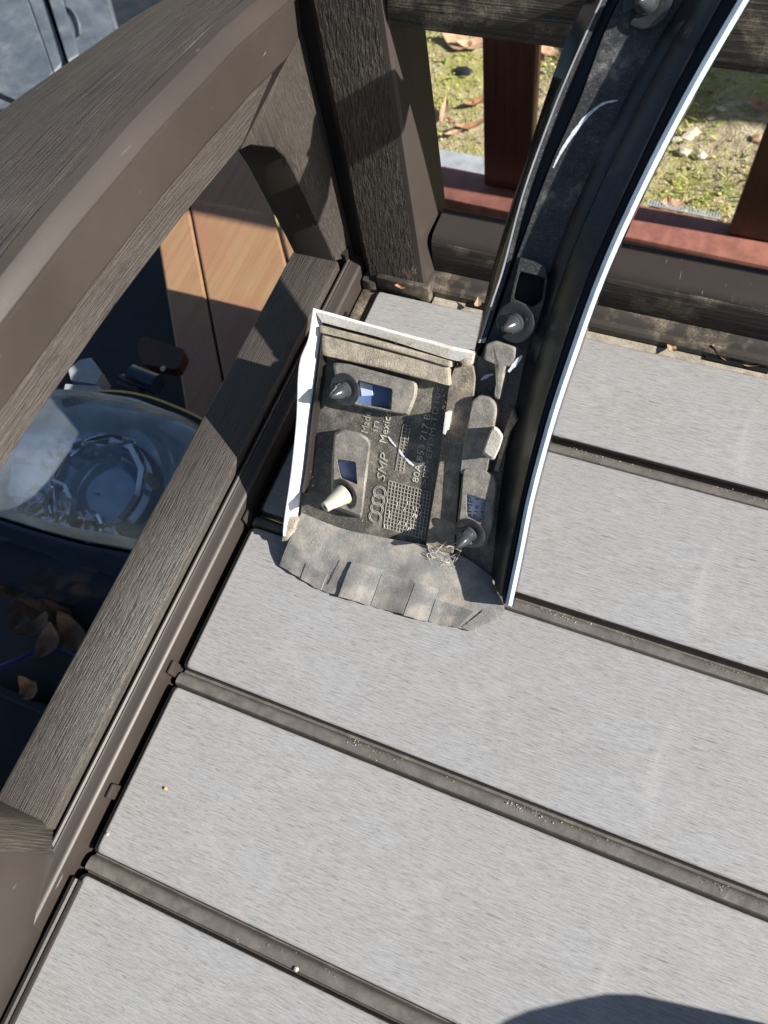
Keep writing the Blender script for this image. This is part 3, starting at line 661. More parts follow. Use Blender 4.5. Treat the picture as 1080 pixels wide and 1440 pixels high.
# paint scratches: thin raised smears
def smear(pts, wd, w, n=24):
    c = smoothline(pts, n); b = MB(); rows = []
    for i, p in enumerate(c):
        d = c[min(i + 1, n - 1)] - c[max(i - 1, 0)]; d /= np.linalg.norm(d); nn = np.array([-d[1], d[0]]); k = wd * (.35 + .65 * math.sin(math.pi * (i + 1) / (n + 1))) * random.uniform(.75, 1.2)
        rows.append([T(*(p - nn * k), w), T(*(p + nn * k), w)])
    b.loft(rows); return b.build('paint_smear', M['chalk'], trim)
smear([(778, 236), (790, 212), (808, 185), (828, 161), (848, 146), (868, 141)], 2.6, .0002, 40)
smear([(546, 614), (551, 621), (557, 628)], 1.5, .0006); smear([(561, 632), (566, 640), (569, 643)], 2.0, .0006); smear([(570, 644), (576, 650), (582, 655)], 2., .0006)
smear([(676, 534), (685, 529), (694, 526)], 2.2, .0003); smear([(715, 523), (724, 512), (734, 500)], 3.0, .0082)
# rubber flap
FT = smoothline([(424, 721), (480, 743), (540, 756), (600, 767), (650, 782), (693, 812)], 40); FB = smoothline([(393, 795), (440, 824), (500, 845), (560, 862), (615, 877), (668, 889)], 40)
def flap_pt(s, t, h=0.):
    i = s * 39; a = int(min(38, i)); k = i - a
    p = T(*(FT[a] * (1 - k) + FT[a + 1] * k), .0022); q = onZ(*(FB[a] * (1 - k) + FB[a + 1] * k + np.array([0, (1.0 * math.sin(s * 23 + 2) + .6 * math.sin(s * 97 + 1)) * (.4 + .6 * math.sin(s * 9) ** 2)])), .0018 + .0012 * math.sin(s * 21))
    m = p * (1 - t) + q * t; m = m + np.array([.012 * max(0, s - .85) / .15 * math.sin(math.pi * t), -.001, .0012]) * math.sin(math.pi * t)
    nrm = np.array([0, -.35, .94]); return m + nrm * (h + .0006 * math.sin(s * 17 + t * 3) * t + .00016 * math.sin(s * 31 - t * 13) + .00010 * math.sin(s * 71 + t * 27))
b = MB(); ss = np.linspace(0, 1, 90); tt = np.linspace(0, 1, 16)
top = [[flap_pt(s, t) for t in tt] for s in ss]; bt = [[flap_pt(s, t, -.0010) for t in tt] for s in ss]
b.loft(top); b.loft(bt); b.loft([[top[i][-1] for i in range(90)], [bt[i][-1] for i in range(90)]]); b.loft([top[0], bt[0]]); b.loft([top[-1], bt[-1]])
flap = b.build('rubber_flap', M['flap'], trim, smooth=True)
def segment(s0, s1, t0, t1, h0, h1):
    b = MB(); a = np.linspace(s0, s1, 12); c = np.linspace(t0, t1, 8)
    f = lambda s, t: h0 + (h1 - h0) * (s - s0) / (s1 - s0)
    tp = [[flap_pt(s, t, f(s, t)) for t in c] for s in a]; b.loft(tp)
    lo = [[flap_pt(s, t, -.0003) for t in c] for s in a]
    b.loft([tp[0], lo[0]]); b.loft([tp[-1], lo[-1]]); b.loft([[r[0] for r in tp], [r[0] for r in lo]]); b.loft([[r[-1] for r in tp], [r[-1] for r in lo]])
    b.build('flap_segment', M['flap'], flap, smooth=True)
segment(.12, .235, .72, 1.0, .0005, .0013); segment(.325, .478, .44, 1.01, .0014, .0009); segment(.482, .645, .50, 1.0, .0004, .0013); segment(.65, .765, .52, 1.012, .0010, .0005); segment(.77, .925, .66, .995, .0004, .0014)
for s0, s1, t0, t1 in ((.250, .262, .42, .88), (.930, .943, .58, .98)):
    b = MB(); b.add([flap_pt(s0 + .004, t1, .0004), flap_pt(s0, t1, .0004), flap_pt(s1, t0, .0004), flap_pt(s1 + .002, t0 + .05, .0004)], [[0, 1, 2, 3]]); b.build('flap_slit', M['void'], flap)
# dried dirt grains caught on the tab, the foam and the flap
b = MB()
def grain_at(p, s):
    q = rng.uniform(0, 6); e1 = np.array([math.cos(q), math.sin(q) * .7, math.sin(q) * .7]); e2 = np.cross(TN, e1)
    b.add([p + e1 * s, p - e1 * s * .6 + e2 * s, p - e1 * s * .5 - e2 * s * .9, p + TN * s * 1.2], [[0, 1, 3], [1, 2, 3], [2, 0, 3]], int(rng.integers(0, 3)))
for cx, cy, sx, sy, w_, n_ in ((560, 470, 60, 8, .0088, 120), (655, 508, 9, 9, .0080, 90), (655, 560, 7, 40, .0042, 120), (713, 590, 8, 16, .0076, 60), (625, 600, 5, 40, .0044, 50), (540, 650, 60, 60, .0002, 260), (432, 640, 8, 70, .0030, 60), (415, 735, 7, 12, .0084, 70), (600, 640, 14, 60, .0004, 60)):
    for _ in range(n_): grain_at(T(rng.normal(cx, sx * .55), rng.normal(cy, sy * .55), w_), rng.uniform(.00009, .00030))
for c_, n_ in (((.10, .30), 160), ((.20, .45), 60), ((.93, .85), 40)):
    for _ in range(n_):
        a_ = np.clip(rng.normal(c_[0], .04), .01, .99); t_ = np.clip(rng.normal(c_[1], .10), .02, .98); grain_at(flap_pt(a_, t_, .0002), rng.uniform(.0001, .00026))
b.build('dirt_grains', [M['foam'], M['leaftan'], M['chip']], trim, kind='stuff')
# cobweb by the flap
b = MB(); nodes_ = [np.array(p) for p in ((601, 765), (612, 778), (607, 792), (628, 770), (640, 782), (655, 788), (632, 798), (622, 790), (648, 775), (615, 800), (600, 780), (640, 797))]
for i in range(15):
    a, c = random.sample(nodes_, 2); m = (a + c) / 2 + np.random.default_rng(i).normal(0, 4, 2)
    pts = smoothline([a, m, c], 7); b.tube([T(*p, random.uniform(.0035, .0065)) for p in pts], random.choice([.00008, .00012, .00018]), 4)
b.build('cobweb', M['web'], None, label='tangle of pale cobweb and grit at the foot of the trim', category='cobweb')

# ================================================================== crumbs and bits on the bench
def leaf(L, W, curl, mat, seed, name='dry_leaf'):
    r = random.Random(seed); b = MB(); n = 7; rows = []
    for i in range(n):
        t = i / (n - 1); wd = W * math.sin(math.pi * min(1, .06 + .9 * t) ** .85) * r.uniform(.85, 1.1); y = (t - .5) * L; z = curl * L * (2 * t - 1) ** 2
        rows.append([(-wd / 2, y, z + .3 * curl * W + r.uniform(0, .04) * L), (-wd / 4, y, z + .08 * W), (0, y, z), (wd / 4, y, z + .07 * W), (wd / 2, y, z + .28 * curl * W + r.uniform(0, .05) * L)])
    b.loft(rows); v = np.array(b.v); v[:, 2] -= v[:, 2].min(); b.v = [tuple(p) for p in v]
    me = b.mesh(name, mat, smooth=True); return me
def put_leaf(p, L, W, curl, mat, seed, rot, label, group=None, tilt=0., cat='leaf', name='dry_leaf'):
    me = leaf(L, W, curl, mat, seed, name); o = bpy.data.objects.new(name, me); COL.objects.link(o)
    o.location = Vector(p) + Vector((0, 0, Z0)); o.rotation_euler = (tilt, tilt * .5, rot); o['label'] = label; o['category'] = cat
    if group: o['group'] = group
    return o
put_leaf(onZ(944, 487, .0), .012, .006, .2, M['leaftan'], 1, .4, 'small tan leaf scrap in the seat channel right of the trim')
put_leaf(onZ(1018, 500, -.004), .022, .013, .25, M['leafbrown'], 2, 1.9, 'curled red brown leaf in the seat channel', tilt=.3)
put_leaf(onZ(1045, 505, -.004), .020, .012, .35, M['leaftan'], 3, .9, 'pale curled leaf beside the red brown one in the seat channel', tilt=.2)
put_leaf(onZ(566, 403, .006), .010, .006, .3, M['leafbrown'], 4, 2.2, 'tiny brown leaf bit in the back corner of the seat')
put_leaf(onZ(672, 428, .004), .008, .005, .3, M['leaftan'], 5, .2, 'tiny orange leaf bit left of the trim by the drain slot')
def crumb(p, r, mat, label, seed):
    rr = random.Random(seed); bm = bmesh.new(); bmesh.ops.create_icosphere(bm, subdivisions=1, radius=r)
    for v in bm.verts: v.co = (v.co.x * rr.uniform(.7, 1.3), v.co.y * rr.uniform(.7, 1.3), v.co.z * .6 + r * .55)
    me = bpy.data.meshes.new('crumb'); bm.to_mesh(me); bm.free(); me.materials.append(mat)
    o = bpy.data.objects.new('crumb', me); COL.objects.link(o); o.location = Vector(p) + Vector((0, 0, Z0)); o['label'] = label; o['category'] = 'crumb'
crumb(onZ(233, 1109, 0), .0012, M['orange'], 'orange crumb on the grey seat slat', 1)
crumb(onZ(152, 1173, 0), .0009, M['chip'], 'white crumb at the left end of the grey slat', 2)
crumb(onZ(417, 1363, -.003), .0013, M['chip'], 'white speck in the front seat joint', 3)
# grit lying in the joints
b = MB()
for k, (x0, x1, n) in {3: (.15, .32, 230), 2: (.16, .34, 330), 1: (.10, .38, 340), 0: (.06, .3, 60)}.items():
    for _ in range(n):
        x = rng.uniform(x0, x1)
        if math.sin(x * 61 + k) + .7 * math.sin(x * 149 + 2 * k) + rng.normal(0, .5) < .15: continue
        y = k * PITCH + (rng.normal(.0072, .0009) if rng.random() < .8 else rng.uniform(.002, .008)); s = rng.uniform(.00016, .00045) * (1.5 if rng.random() < .08 else 1); z = -.0030 if y - k * PITCH < .007 else -.0042
        q = rng.uniform(0, 6); v = [(x + s * math.cos(q + a), y + s * math.sin(q + a), z) for a in (0, 2.1, 4.2)] + [(x, y, z + s * 1.3)]
        b.add(v, [[0, 1, 3], [1, 2, 3], [2, 0, 3]])
b.build('grit', M['chip'], None, kind='stuff', label='pale grit lying in the seat joints')

# ================================================================== red wooden railing behind
ZR = -.335
rl = thing('wooden_railing', 'red stained wooden railing with upright balusters behind the bench back', 'railing', (.2, .8, -Z0))
pa = onZ(626, 279, ZR); pb = onZ(1080, 388, ZR); ang = .45 * math.atan2(pb[1] - pa[1], pb[0] - pa[0])
rd = np.array([math.cos(ang), math.sin(ang)]); rn_ = np.array([-rd[1], rd[0]]); o0 = pa[:2]
def along(b): # rotate local (s,n,z) verts onto the railing line
    b.v = [(o0[0] + rd[0] * x + rn_[0] * y, o0[1] + rd[1] * x + rn_[1] * y, z) for x, y, z in b.v]; return b
RW = .058
along(MB().box(-.03, .55, 0, RW, ZR - .045, ZR, .006)).build('bottom_rail', M['redrail'], rl, smooth=True)
def sof(px, py): p = onZ(px, py, ZR)[:2] - o0; return float(np.dot(p, rd))
bal = [(sof(687, 247), sof(747, 252)), (sof(1021, 333), sof(1078, 350))]
stp = bal[1][0] - bal[0][0]
for k in range(0, 2):
    x0 = bal[0][0] + stp * k; wd = .062
    if k == 0 or True:
        along(MB().box(x0, x0 + wd, RW * .62, RW * .62 + .020, ZR + .0005, .30, .002)).build('baluster', M['red'], rl)
along(MB().box(-.03, .55, RW * .60, RW * .98, .3005, .34, .004)).build('top_rail', M['redrail'], rl)
for x in (-.02, .47): along(MB().box(x, x + .07, .0, RW, -Z0, ZR - .045, .003)).build('foot', M['red'], rl)
# serrated pale strip along the rail's back edge
b = MB(); s0, s1 = sof(905, 300), sof(1005, 332); n = 26
for i in range(n):
    x = s0 + (s1 - s0) * i / n; d = (s1 - s0) / n; y = RW + .002
    b.add([(x, y, ZR - .004), (x + d * .9, y, ZR - .004), (x + d * .45, y + .007, ZR + .003), (x, y - .003, ZR + .0005), (x + d * .9, y - .003, ZR + .0005)], [[0, 1, 2], [3, 4, 2], [0, 3, 2], [1, 4, 2], [0, 1, 4, 3]])
along(b).build('serrated_strip', M['greyplastic'], None, label='pale grey serrated strip along the far edge of the red rail', category='strip')
p = onZ(664, 238, -Z0 + .006); b = MB(); b.box(p[0] - .07, p[0] + .06, p[1] - .05, p[1] + .014, -Z0 + .004, -Z0 + .02, .002); b.build('pale_sheet', M['greyplastic'], None, label='corner of a pale blue sheet on the grass behind the red rail', category='sheet')

# ---------------- grass, stones and leaves behind
b = MB()
def gnoise(x, y): return math.sin(x * 11 + 2) * math.cos(y * 9 + x * 4) + .6 * math.sin(x * 27 - y * 23)
cnt = 0
while cnt < 16000:
    x, y = rng.uniform(-.5, .75), rng.uniform(.86, 1.9)
    if gnoise(x, y) + rng.normal(0, .45) < (.15 if x < .2 else .75): continue
    cnt += 1; h = rng.uniform(.003, .011) * (1.5 if rng.random() < .08 else 1); a = rng.uniform(0, 6.28); wd = rng.uniform(.0005, .0011); l = rng.uniform(.2, 1.3) * h; z = -Z0 - .002
    dx, dy = math.cos(a), math.sin(a)
    b.add([(x - dy * wd, y + dx * wd, z), (x + dy * wd, y - dx * wd, z), (x + dx * l * .4 + dy * wd * .6, y + dy * l * .4 - dx * wd * .6, z + h * .7), (x + dx * l, y + dy * l, z + h)], [[0, 1, 2], [0, 2, 3]])
for _ in range(5000):                       # dead straw lying flat
    x, y = rng.uniform(-.5, .75), rng.uniform(.86, 1.9); a = rng.uniform(0, 6.28); l = rng.uniform(.006, .028); wd = rng.uniform(.0006, .0014); z = -Z0 + rng.uniform(.001, .006); dx, dy = math.cos(a), math.sin(a)
    b.add([(x - dy * wd, y + dx * wd, z), (x + dy * wd, y - dx * wd, z), (x + dx * l, y + dy * l, z + rng.uniform(0, .004))], [[0, 1, 2]])
b.build('grass', M['blade'], None, kind='stuff', label='short yellow green grass on the soil behind the bench')
b = MB()
for _ in range(1300):
    x, y = rng.uniform(-.4, .8), rng.uniform(.86, 1.9); s = rng.uniform(.001, .0042) * (2.2 if rng.random() < .05 and x > .2 else 1)
    bm = bmesh.new(); bmesh.ops.create_icosphere(bm, subdivisions=0 if s < .004 else 1, radius=s)
    sc_ = rng.uniform(.6, 1.4, 3); bm.verts.index_update()
    b.add([(x + v.co.x * sc_[0], y + v.co.y * sc_[1], -Z0 + .002 + v.co.z * sc_[2] * .6) for v in bm.verts], [[v.index for v in f.verts] for f in bm.faces], 0 if rng.random() < .45 else (1 if rng.random() < .6 else 2)); bm.free()
b.build('gravel', [M['chip'], M['leaftan'], M['leafbrown']], None, kind='stuff', label='pale stone chips and leaf crumbs scattered on the soil')
LBS = ['large pale leaf on the grass just right of the bench back post', 'second pale leaf close left of the red baluster top', 'narrow brown leaf touching the left side of the red baluster', 'reddish leaf sliver on the grass below the dark lump',
       'long thin pale leaf beside the bench back post', 'pale leaf in the shade right of the red baluster under the top rail', 'small brown leaf right of the red baluster', 'red brown leaf by the serrated strip right of the trim',
       'pale leaf tucked behind the red brown one by the serrated strip', 'pale slim leaf low on the grass left of the baluster', 'brown leaf at the right edge of the soil by the second baluster']
LG = 'dry leaves on the grass behind the railing'
spots = [(641, 60, .060, .034, 'leaftan', 1.2), (663, 63, .055, .03, 'leaftan', 2.0), (668, 145, .040, .018, 'leafbrown', 2.4), (660, 178, .045, .016, 'leafbrown', 2.2), (625, 158, .05, .014, 'leaftan', .2), (770, 72, .045, .024, 'leaftan', 1.1), (748, 125, .03, .02, 'leafbrown', .4),
         (938, 294, .034, .022, 'leafbrown', .3), (945, 289, .03, .02, 'leaftan', 1.9), (640, 186, .04, .014, 'leaftan', 2.6), (1068, 150, .04, .02, 'leafbrown', 1.3)]
for i, (u, v, L, W, m, r) in enumerate(spots):
    put_leaf(onZ(u, v, -Z0 + .008), L, W, .12, M[m], 20 + i, r, LBS[i], LG, tilt=.12)
p = onZ(652, 105, -Z0); bm = bmesh.new(); bmesh.ops.create_icosphere(bm, subdivisions=2, radius=.015); rr = random.Random(4); b = MB(); bm.verts.index_update()
b.add([(p[0] + q.co.x * rr.uniform(.75, 1.3), p[1] + q.co.y * rr.uniform(.6, 1.0), -Z0 + .004 + q.co.z * .5) for q in bm.verts], [[q.index for q in f.verts] for f in bm.faces]); bm.free()
b.build('dark_stone', M['darkplastic'], None, label='small dark lump on the grass left of the red baluster', category='stone')
for i, (u, v, s) in enumerate(((968, 192, .010), (975, 185, .012), (962, 213, .011), (985, 218, .009), (952, 196, .008), (1012, 152, .007), (1000, 165, .006))):
    p = onZ(u, v, -Z0 + .004); bm = bmesh.new(); bmesh.ops.create_icosphere(bm, subdivisions=1, radius=s); rr = random.Random(i)
    for q in bm.verts: q.co = (q.co.x * rr.uniform(.6, 1.5), q.co.y * rr.uniform(.5, 1.2), q.co.z * rr.uniform(.25, .45))
    me = bpy.data.meshes.new('stone_chip'); bm.to_mesh(me); bm.free(); me.materials.append(M['chip']); o = bpy.data.objects.new('stone_chip', me); COL.objects.link(o); o.location = Vector(p) + Vector((0, 0, Z0)); o['label'] = ('larger white stone in the middle of the cluster right of the trim', 'white stone at the top right of the cluster beside the trim', 'white stone at the lower left of the cluster', 'white stone lowest right in the cluster',
        'white stone nearest the trim edge', 'small white stone in the shade boundary on the soil', 'small white stone just below the shade boundary')[i]; o['category'] = 'stone'; o['group'] = 'white stone chips on the soil'

# ================================================================== planks beyond the arm
ZP = -.25
pl = thing('plank_platform', 'low platform of yellow red wooden planks beyond the bench arm', 'platform', (-.3, .62, -Z0))
q0 = onZ(268, 300, ZP)[:2]; q1 = onZ(315, 545, ZP)[:2]; pd = (q0 - q1) / np.linalg.norm(q0 - q1); pn = np.array([pd[1], -pd[0]])
def onp(b): b.v = [(q1[0] + pn[0] * x + pd[0] * y, q1[1] + pn[1] * x + pd[1] * y, z) for x, y, z in b.v]; return b
for k in range(-1, 2):
    wd = .098
    if k == -1: x0, x1 = -.045, -.0012
    else: x0, x1 = k * (wd + .0025) + .0012, k * (wd + .0025) + wd
    me = onp(MB().box(x0, x1, -.20, .44, ZP - .022, ZP, .0025)).mesh('plank', M['plank']); obj('plank', me, pl)
for y in (-.1, .36): onp(MB().box(-.04, .19, y, y + .06, ZP - .06, ZP - .0225)).build('batten', M['red'], pl)
for x in (-.03, .15):
    for y in (-.09, .37): onp(MB().box(x, x + .04, y + .005, y + .045, -Z0, ZP - .0605)).build('leg', M['red'], pl)

# ================================================================== black sheet added for shade, then car parts on the ground, left
ln = thing('shade_sheet', 'black sheet added to stand in for deep shade below the bench arm', 'shade sheet', (-.35, .2, -Z0))  # sheet added to blacken the shaded soil below the arm
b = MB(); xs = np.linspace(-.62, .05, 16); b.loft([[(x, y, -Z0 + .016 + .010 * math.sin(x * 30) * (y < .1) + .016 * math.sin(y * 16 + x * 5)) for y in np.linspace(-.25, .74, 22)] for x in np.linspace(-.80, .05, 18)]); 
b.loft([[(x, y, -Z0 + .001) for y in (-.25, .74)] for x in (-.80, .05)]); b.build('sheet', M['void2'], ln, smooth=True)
for y in (-.12, .05, .34): b = MB(); b.box(-.6, .04, y, y + .012, -Z0 + .005, -Z0 + .034, .003); b.build('shade_sheet_rib', M['void2'], ln)

ZH = -.120
hl = thing('car_headlight', 'clear car headlight with round projector lying lens up below the armrest', 'headlight', (-.36, .3, -Z0))
LEN = [(-150, 640), (-70, 596), (0, 574), (60, 563), (130, 562), (210, 575), (285, 603), (340, 650), (360, 720), (330, 780), (265, 793), (190, 776), (120, 763), (60, 747), (0, 728), (-80, 705), (-150, 690)]
LP = np.array(LEN + LEN[:1], float); lo_ = resample(LP, 65)[:-1]; lc = np.mean(lo_, 0)
rows = []
for k, z in ((1.0, 0), (.985, .012), (.94, .024), (.86, .033), (.7, .041), (.45, .046), (.2, .048), (.02, .049)):
    rows.append([onZ(*(lc + (p - lc) * k), ZH + 0) + np.array([0, 0, z]) for p in lo_])
b = MB(); b.loft(rows[2:], closed=True); b.add(rows[-1], [list(range(64))]); b.build('lens', M['lens'], hl, smooth=True)
b = MB(); b.loft(rows[:3], closed=True); b.build('lens_rim', M['lensedge'], hl, smooth=True)
hr = []
for k, z in ((1.02, .002), (1.03, -.03), (.95, -.09), (.7, -.125)): hr.append([onZ(*(lc + (p - lc) * k), ZH) + np.array([0, 0, z]) for p in lo_])
b = MB(); b.loft(hr, closed=True); b.add(hr[-1], [list(range(64))]); b.build('housing', M['darkplastic'], hl, smooth=True)
b = MB(); b.loft([[onZ(*(lc + (p - lc) * k), ZH) + np.array([0, 0, z]) for p in lo_] for k, z in ((.99, .004), (.93, .000), (.84, -.010), (.5, -.022), (.25, -.030), (.02, -.031))], closed=True); b.build('inner_bezel', M['bezel'], hl, smooth=True)
def bowl(px, py, r, depth, lean=(0.15, -.2), mat='chrome', z=-.015, name='reflector'):
    o = onZ(px, py, ZH + z); ax = np.array([lean[0] - .22, lean[1] + .05, 1.]); b = MB()
    b.lathe(o, ax, [(r * 1.10, -.004), (r * 1.12, .004), (r * 1.02, .006), (r * .97, .002), (r * .86, -depth * .4), (r * .60, -depth * .8), (r * .25, -depth), (.0005, -depth)], 11); b.build(name, M[mat], hl); return o, ax
o, ax = bowl(140, 684, .040, .030)
b = MB(); b.lathe(o - np.array(ax) * .012, ax, [(.030, 0), (.029, .010), (.023, .018), (.012, .023), (.0003, .0245)], 36); b.build('projector', M['bulbglass'], hl, smooth=True)
b = MB(); b.lathe(o, ax, [(.046, -.008), (.0475, .002), (.0480, .005), (.0472, .006), (.046, .004)], 44); b.build('projector_ring', M['chrome'], hl, smooth=True)
bowl(66, 716, .024, .02); bowl(20, 690, .034, .03, (.3, .1)); bowl(120, 748, .017, .016); bowl(-40, 660, .03, .02)
b = MB()
for i in range(9):                                              # faceted steps of the reflector between the bowls
    u0 = 20 + 19 * i; v0 = 618 + 5 * math.sin(i * 1.3); a = [onZ(u0, v0, ZH + .006), onZ(u0 + 19, v0 + 3, ZH + .002), onZ(u0 + 17, v0 + 30, ZH - .016), onZ(u0 - 2, v0 + 26, ZH - .012)]
    b.add(a, [[0, 1, 2, 3]])
for i in range(6):
    u0 = 60 + 20 * i; a = [onZ(u0, 742 + 3 * i, ZH + .0), onZ(u0 + 20, 746 + 3 * i, ZH + .002), onZ(u0 + 16, 722 + 4 * i, ZH - .018), onZ(u0 - 3, 722 + 3 * i, ZH - .014)]
    b.add(a, [[0, 1, 2, 3]])
b.build('reflector_steps', M['chrome'], hl, kind='stuff')
b = MB(); arc = smoothline([(196, 604), (216, 625), (229, 660), (232, 700), (224, 745)], 20); rows = [[onZ(*p, ZH + .010), onZ(*(p + np.array([9, -2])), ZH + .014), onZ(*(p + np.array([14, -2])), ZH - .004)] for p in arc]; b.loft(rows); b.build('side_reflector', M['chrome'], hl, smooth=True)
b = MB(); b.lathe(onZ(212, 675, ZH + .0), (0, 0, 1), [(.004, -.01), (.004, .006), (.0025, .010), (.0001, .011)], 14); b.build('marker_bulb', M['orange'], hl, smooth=True)

# bumper cover in dark blue around the headlight
bp = thing('car_bumper', 'dark navy car bumper shell around the headlight on the ground', 'bumper', (-.4, .3, -Z0))
b = MB(); q = resample(LP, 49)[:-1]; rows = []
for k, z in ((1.035, -.002), (1.06, .004), (1.12, .003), (1.20, -.012), (1.26, -.05), (1.27, -.12), (1.28, -.20), (1.28, -.27)): rows.append([onZ(*(lc + (p - lc) * np.array([k * .98, k])), ZH) + np.array([0, 0, z]) for p in q])
for r in rows:
    for i in range(len(r)): r[i] = np.array([r[i][0], r[i][1], max(r[i][2], -Z0 + .002)])
b.loft(rows, closed=True); b.build('shell', M['navy'], bp, smooth=True)
b = MB(); pts = smoothline([(90, 566), (140, 556), (200, 562), (262, 585), (300, 605)], 20); b.tube([onZ(*p, ZH + .004) for p in pts], .005, 8); b.build('seal_strip', M['gloss'], bp, smooth=True)
b = MB(); b.tube([onZ(186, 527, -.145), onZ(222, 541, -.145)], .010, 14); b.tube([onZ(170, 534, -.15), onZ(200, 548, -.15)], .006, 10); b.build('connector', M['navy'], bp, smooth=True)
b = MB(); P_ = [(112, 506), (128, 503), (143, 526), (134, 540), (100, 535), (96, 520)]; t_ = [onZ(*p, -.118) for p in P_]; b.loft([[np.array(p) - np.array([0, 0, .02]) for p in t_], t_], closed=True); b.add(t_, [list(range(6))]); b.build('bracket', M['greyplastic'], bp)
b = MB(); P_ = [(92, 540), (140, 543), (143, 553), (120, 553), (90, 548)]; t_ = [onZ(*p, -.112) for p in P_]; b.loft([[np.array(p) - np.array([0, 0, .008]) for p in t_], t_], closed=True); b.add(t_, [list(range(5))]); b.build('bracket', M['greyplastic'], bp)
b = MB(); P_ = rp([(198, 472), (214, 476), (262, 492), (250, 520), (200, 512), (193, 492)], 8); t_ = [onZ(*p, -.16) for p in P_]; b.loft([[np.array(p) - np.array([0, 0, .012]) for p in t_], t_], closed=True); b.add(t_, [list(range(len(t_)))]); b.build('brown_tab', M['red'], bp, smooth=True)
crumb(onZ(230, 520, -.134), .003, M['chip'], 'small white and red scrap on the bumper bracket', 9)

# grey-blue plastic undertray, upper left
tr = thing('plastic_undertray', 'grey blue plastic car undertray with ridges lying beyond the bench arm', 'undertray', (-.9, 1.05, -Z0))
ZT = -.37
def slab(px, z, th, name, mat, bev=.003):
    t_ = np.array([onZ(*p, z) for p in px]); c = t_.mean(0); ins = [p + (c - p) / np.linalg.norm(c - p) * bev for p in t_]
    b = MB(); b.loft([t_ - np.array([0, 0, th]), t_ - np.array([0, 0, bev]), np.array(ins)], closed=True); b.add(ins, [list(range(len(ins)))]); return b.build(name, mat, tr)
slab([(-260, -160), (-16, -160), (39, 0), (74, 100), (50, 150), (30, 145), (-60, 104), (-260, 30)], ZT, .03, 'tray_panel', M['tray'])
slab([(-14, -160), (8, -160), (63, 0), (91, 84), (76, 101), (41, 0)], ZT - .001, .03, 'tray_panel', M['tray'])
slab([(18, -160), (36, -160), (87, 0), (110, 78), (96, 86), (69, 0)], ZT + .010, .04, 'tray_ridge', M['tray'], .004)
slab([(40, -160), (110, -160), (152, 0), (168, 60), (113, 90), (89, 0)], ZT - .002, .03, 'tray_panel', M['tray'])
slab([(-260, 40), (-60, 112), (26, 150), (10, 175), (-60, 140), (-260, 60)], ZT + .004, .03, 'tray_panel', M['tray'])
slab([(-260, 82), (-60, 158), (8, 186), (-20, 240), (-260, 180)], ZT + .002, .03, 'tray_panel', M['tray'])
slab([(112, -160), (250, -160), (270, 40), (172, 80)], ZT - .03, .01, 'tray_floor', M['darkplastic'])
b = MB(); arc = smoothline([(92, 8), (104, 14), (113, 30), (114, 48)], 14); arc2 = smoothline([(93, 8), (100, 18), (106, 34), (110, 50)], 14); b.loft([[onZ(*p, ZT), onZ(*((p + q) / 2), ZT + .006), onZ(*q, ZT)] for p, q in zip(arc, arc2)]); b.build('tray_emboss', M['tray'], tr, smooth=True)

# leaves, cable and scraps in the shade under the bench end
LBS2 = ['broad brown leaf at the top left of the dark heap', 'pale leaf in the middle of the heap under the headlight', 'brown leaf at the right end of the heap by the rail', 'small pale leaf below the middle of the heap',
        'dark leaf at the lower right of the heap', 'darkest leaf at the upper left of the heap under the bumper', 'dark leaf lowest in the heap next to the blue cable']
LG2 = 'old leaves in the shade by the bench'
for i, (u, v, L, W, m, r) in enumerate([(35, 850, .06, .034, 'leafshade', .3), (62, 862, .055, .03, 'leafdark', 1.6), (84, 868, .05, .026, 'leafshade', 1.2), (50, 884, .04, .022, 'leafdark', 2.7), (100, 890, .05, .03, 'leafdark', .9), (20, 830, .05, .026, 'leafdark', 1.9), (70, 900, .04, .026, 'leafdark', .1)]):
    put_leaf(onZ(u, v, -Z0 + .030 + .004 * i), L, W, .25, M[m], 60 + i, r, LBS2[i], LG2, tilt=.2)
put_leaf(onZ(40, 968, -Z0 + .03), .03, .02, .3, M['leafbrown'], 80, 1., 'orange brown leaf under the bench below the blue cable', tilt=.2)
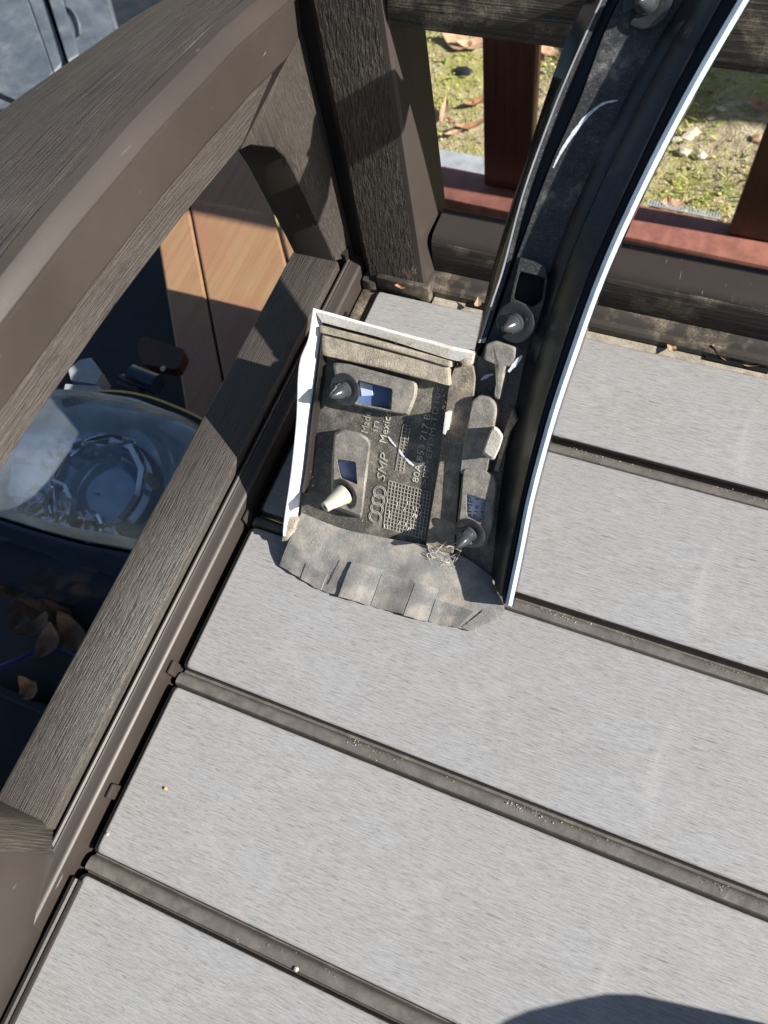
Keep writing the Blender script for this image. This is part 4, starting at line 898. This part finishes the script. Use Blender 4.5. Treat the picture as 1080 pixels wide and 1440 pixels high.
b = MB(); b.tube([onZ(*p, -Z0 + .036 + .01 * math.sin(i * .4)) for i, p in enumerate(smoothline([(-60, 960), (20, 930), (52, 915), (78, 911), (108, 922), (150, 960)], 20))], .0026, 7); b.build('blue_cable', M['blue_wire'], None, smooth=True, label='thin blue cable looping on the dark ground under the bench end', category='cable')

# ================================================================== made-up things outside the frame, added to cast shadows into it
bag = thing('shadow_bag', 'made-up dark bag on the seat beyond the right edge, added for its shadow', 'bag', (.43, -.015, 0))  # invented bag, added to cast the rounded shadow on the front slats
b = MB(); b.lathe((.438, -.020, .0005), (0, 0, 1), [(.0005, 0), (.068, 0), (.082, .012), (.088, .04), (.086, .06), (.079, .085), (.064, .102), (.0005, .112)], 36); b.build('body', M['bag'], bag, smooth=True)
b = MB(); b.tube([(.438 + .025 * math.cos(t), -.020, .092 + .03 * math.sin(t)) for t in np.linspace(0, math.pi, 12)], .004, 8); b.build('handle', M['bag'], bag, smooth=True)
cr = thing('shadow_crate', 'made-up slatted crate behind the bench beyond the right edge, added for its shadow', 'crate', (.6, .735, -Z0))  # invented crate, added to shade the upper planks
for i in range(9):
    z = -Z0 + .001 + i * .096
    for y0 in (.662, .798): b = MB(); b.box(.36, .86, y0, y0 + .012, z, z + .092, .001); b.build('board', M['plank'], cr)
    for x0 in (.372, .836): b = MB(); b.box(x0, x0 + .012, .6745, .7975, z, z + .092, .001); b.build('board', M['plank'], cr)
bar = thing('shadow_barrel', 'made-up dark green barrel on the soil to the right, added for its shadow', 'barrel', (1.62, 1.375, -Z0))  # invented barrel, added to shade the soil behind on the right
b = MB(); b.lathe((1.62, 1.375, -Z0), (0, 0, 1), [(.0005, 0), (.20, 0), (.22, .2), (.23, .45), (.22, .7), (.20, .9), (.0005, .9)], 32); b.build('body', M['barrel'], bar, smooth=True)
b = MB(); b.lathe((1.62, 1.375, -Z0 + .901), (0, 0, 1), [(.215, 0), (.215, .03), (.19, .04), (.0005, .045)], 32); b.build('lid', M['barrel'], bar, smooth=True)
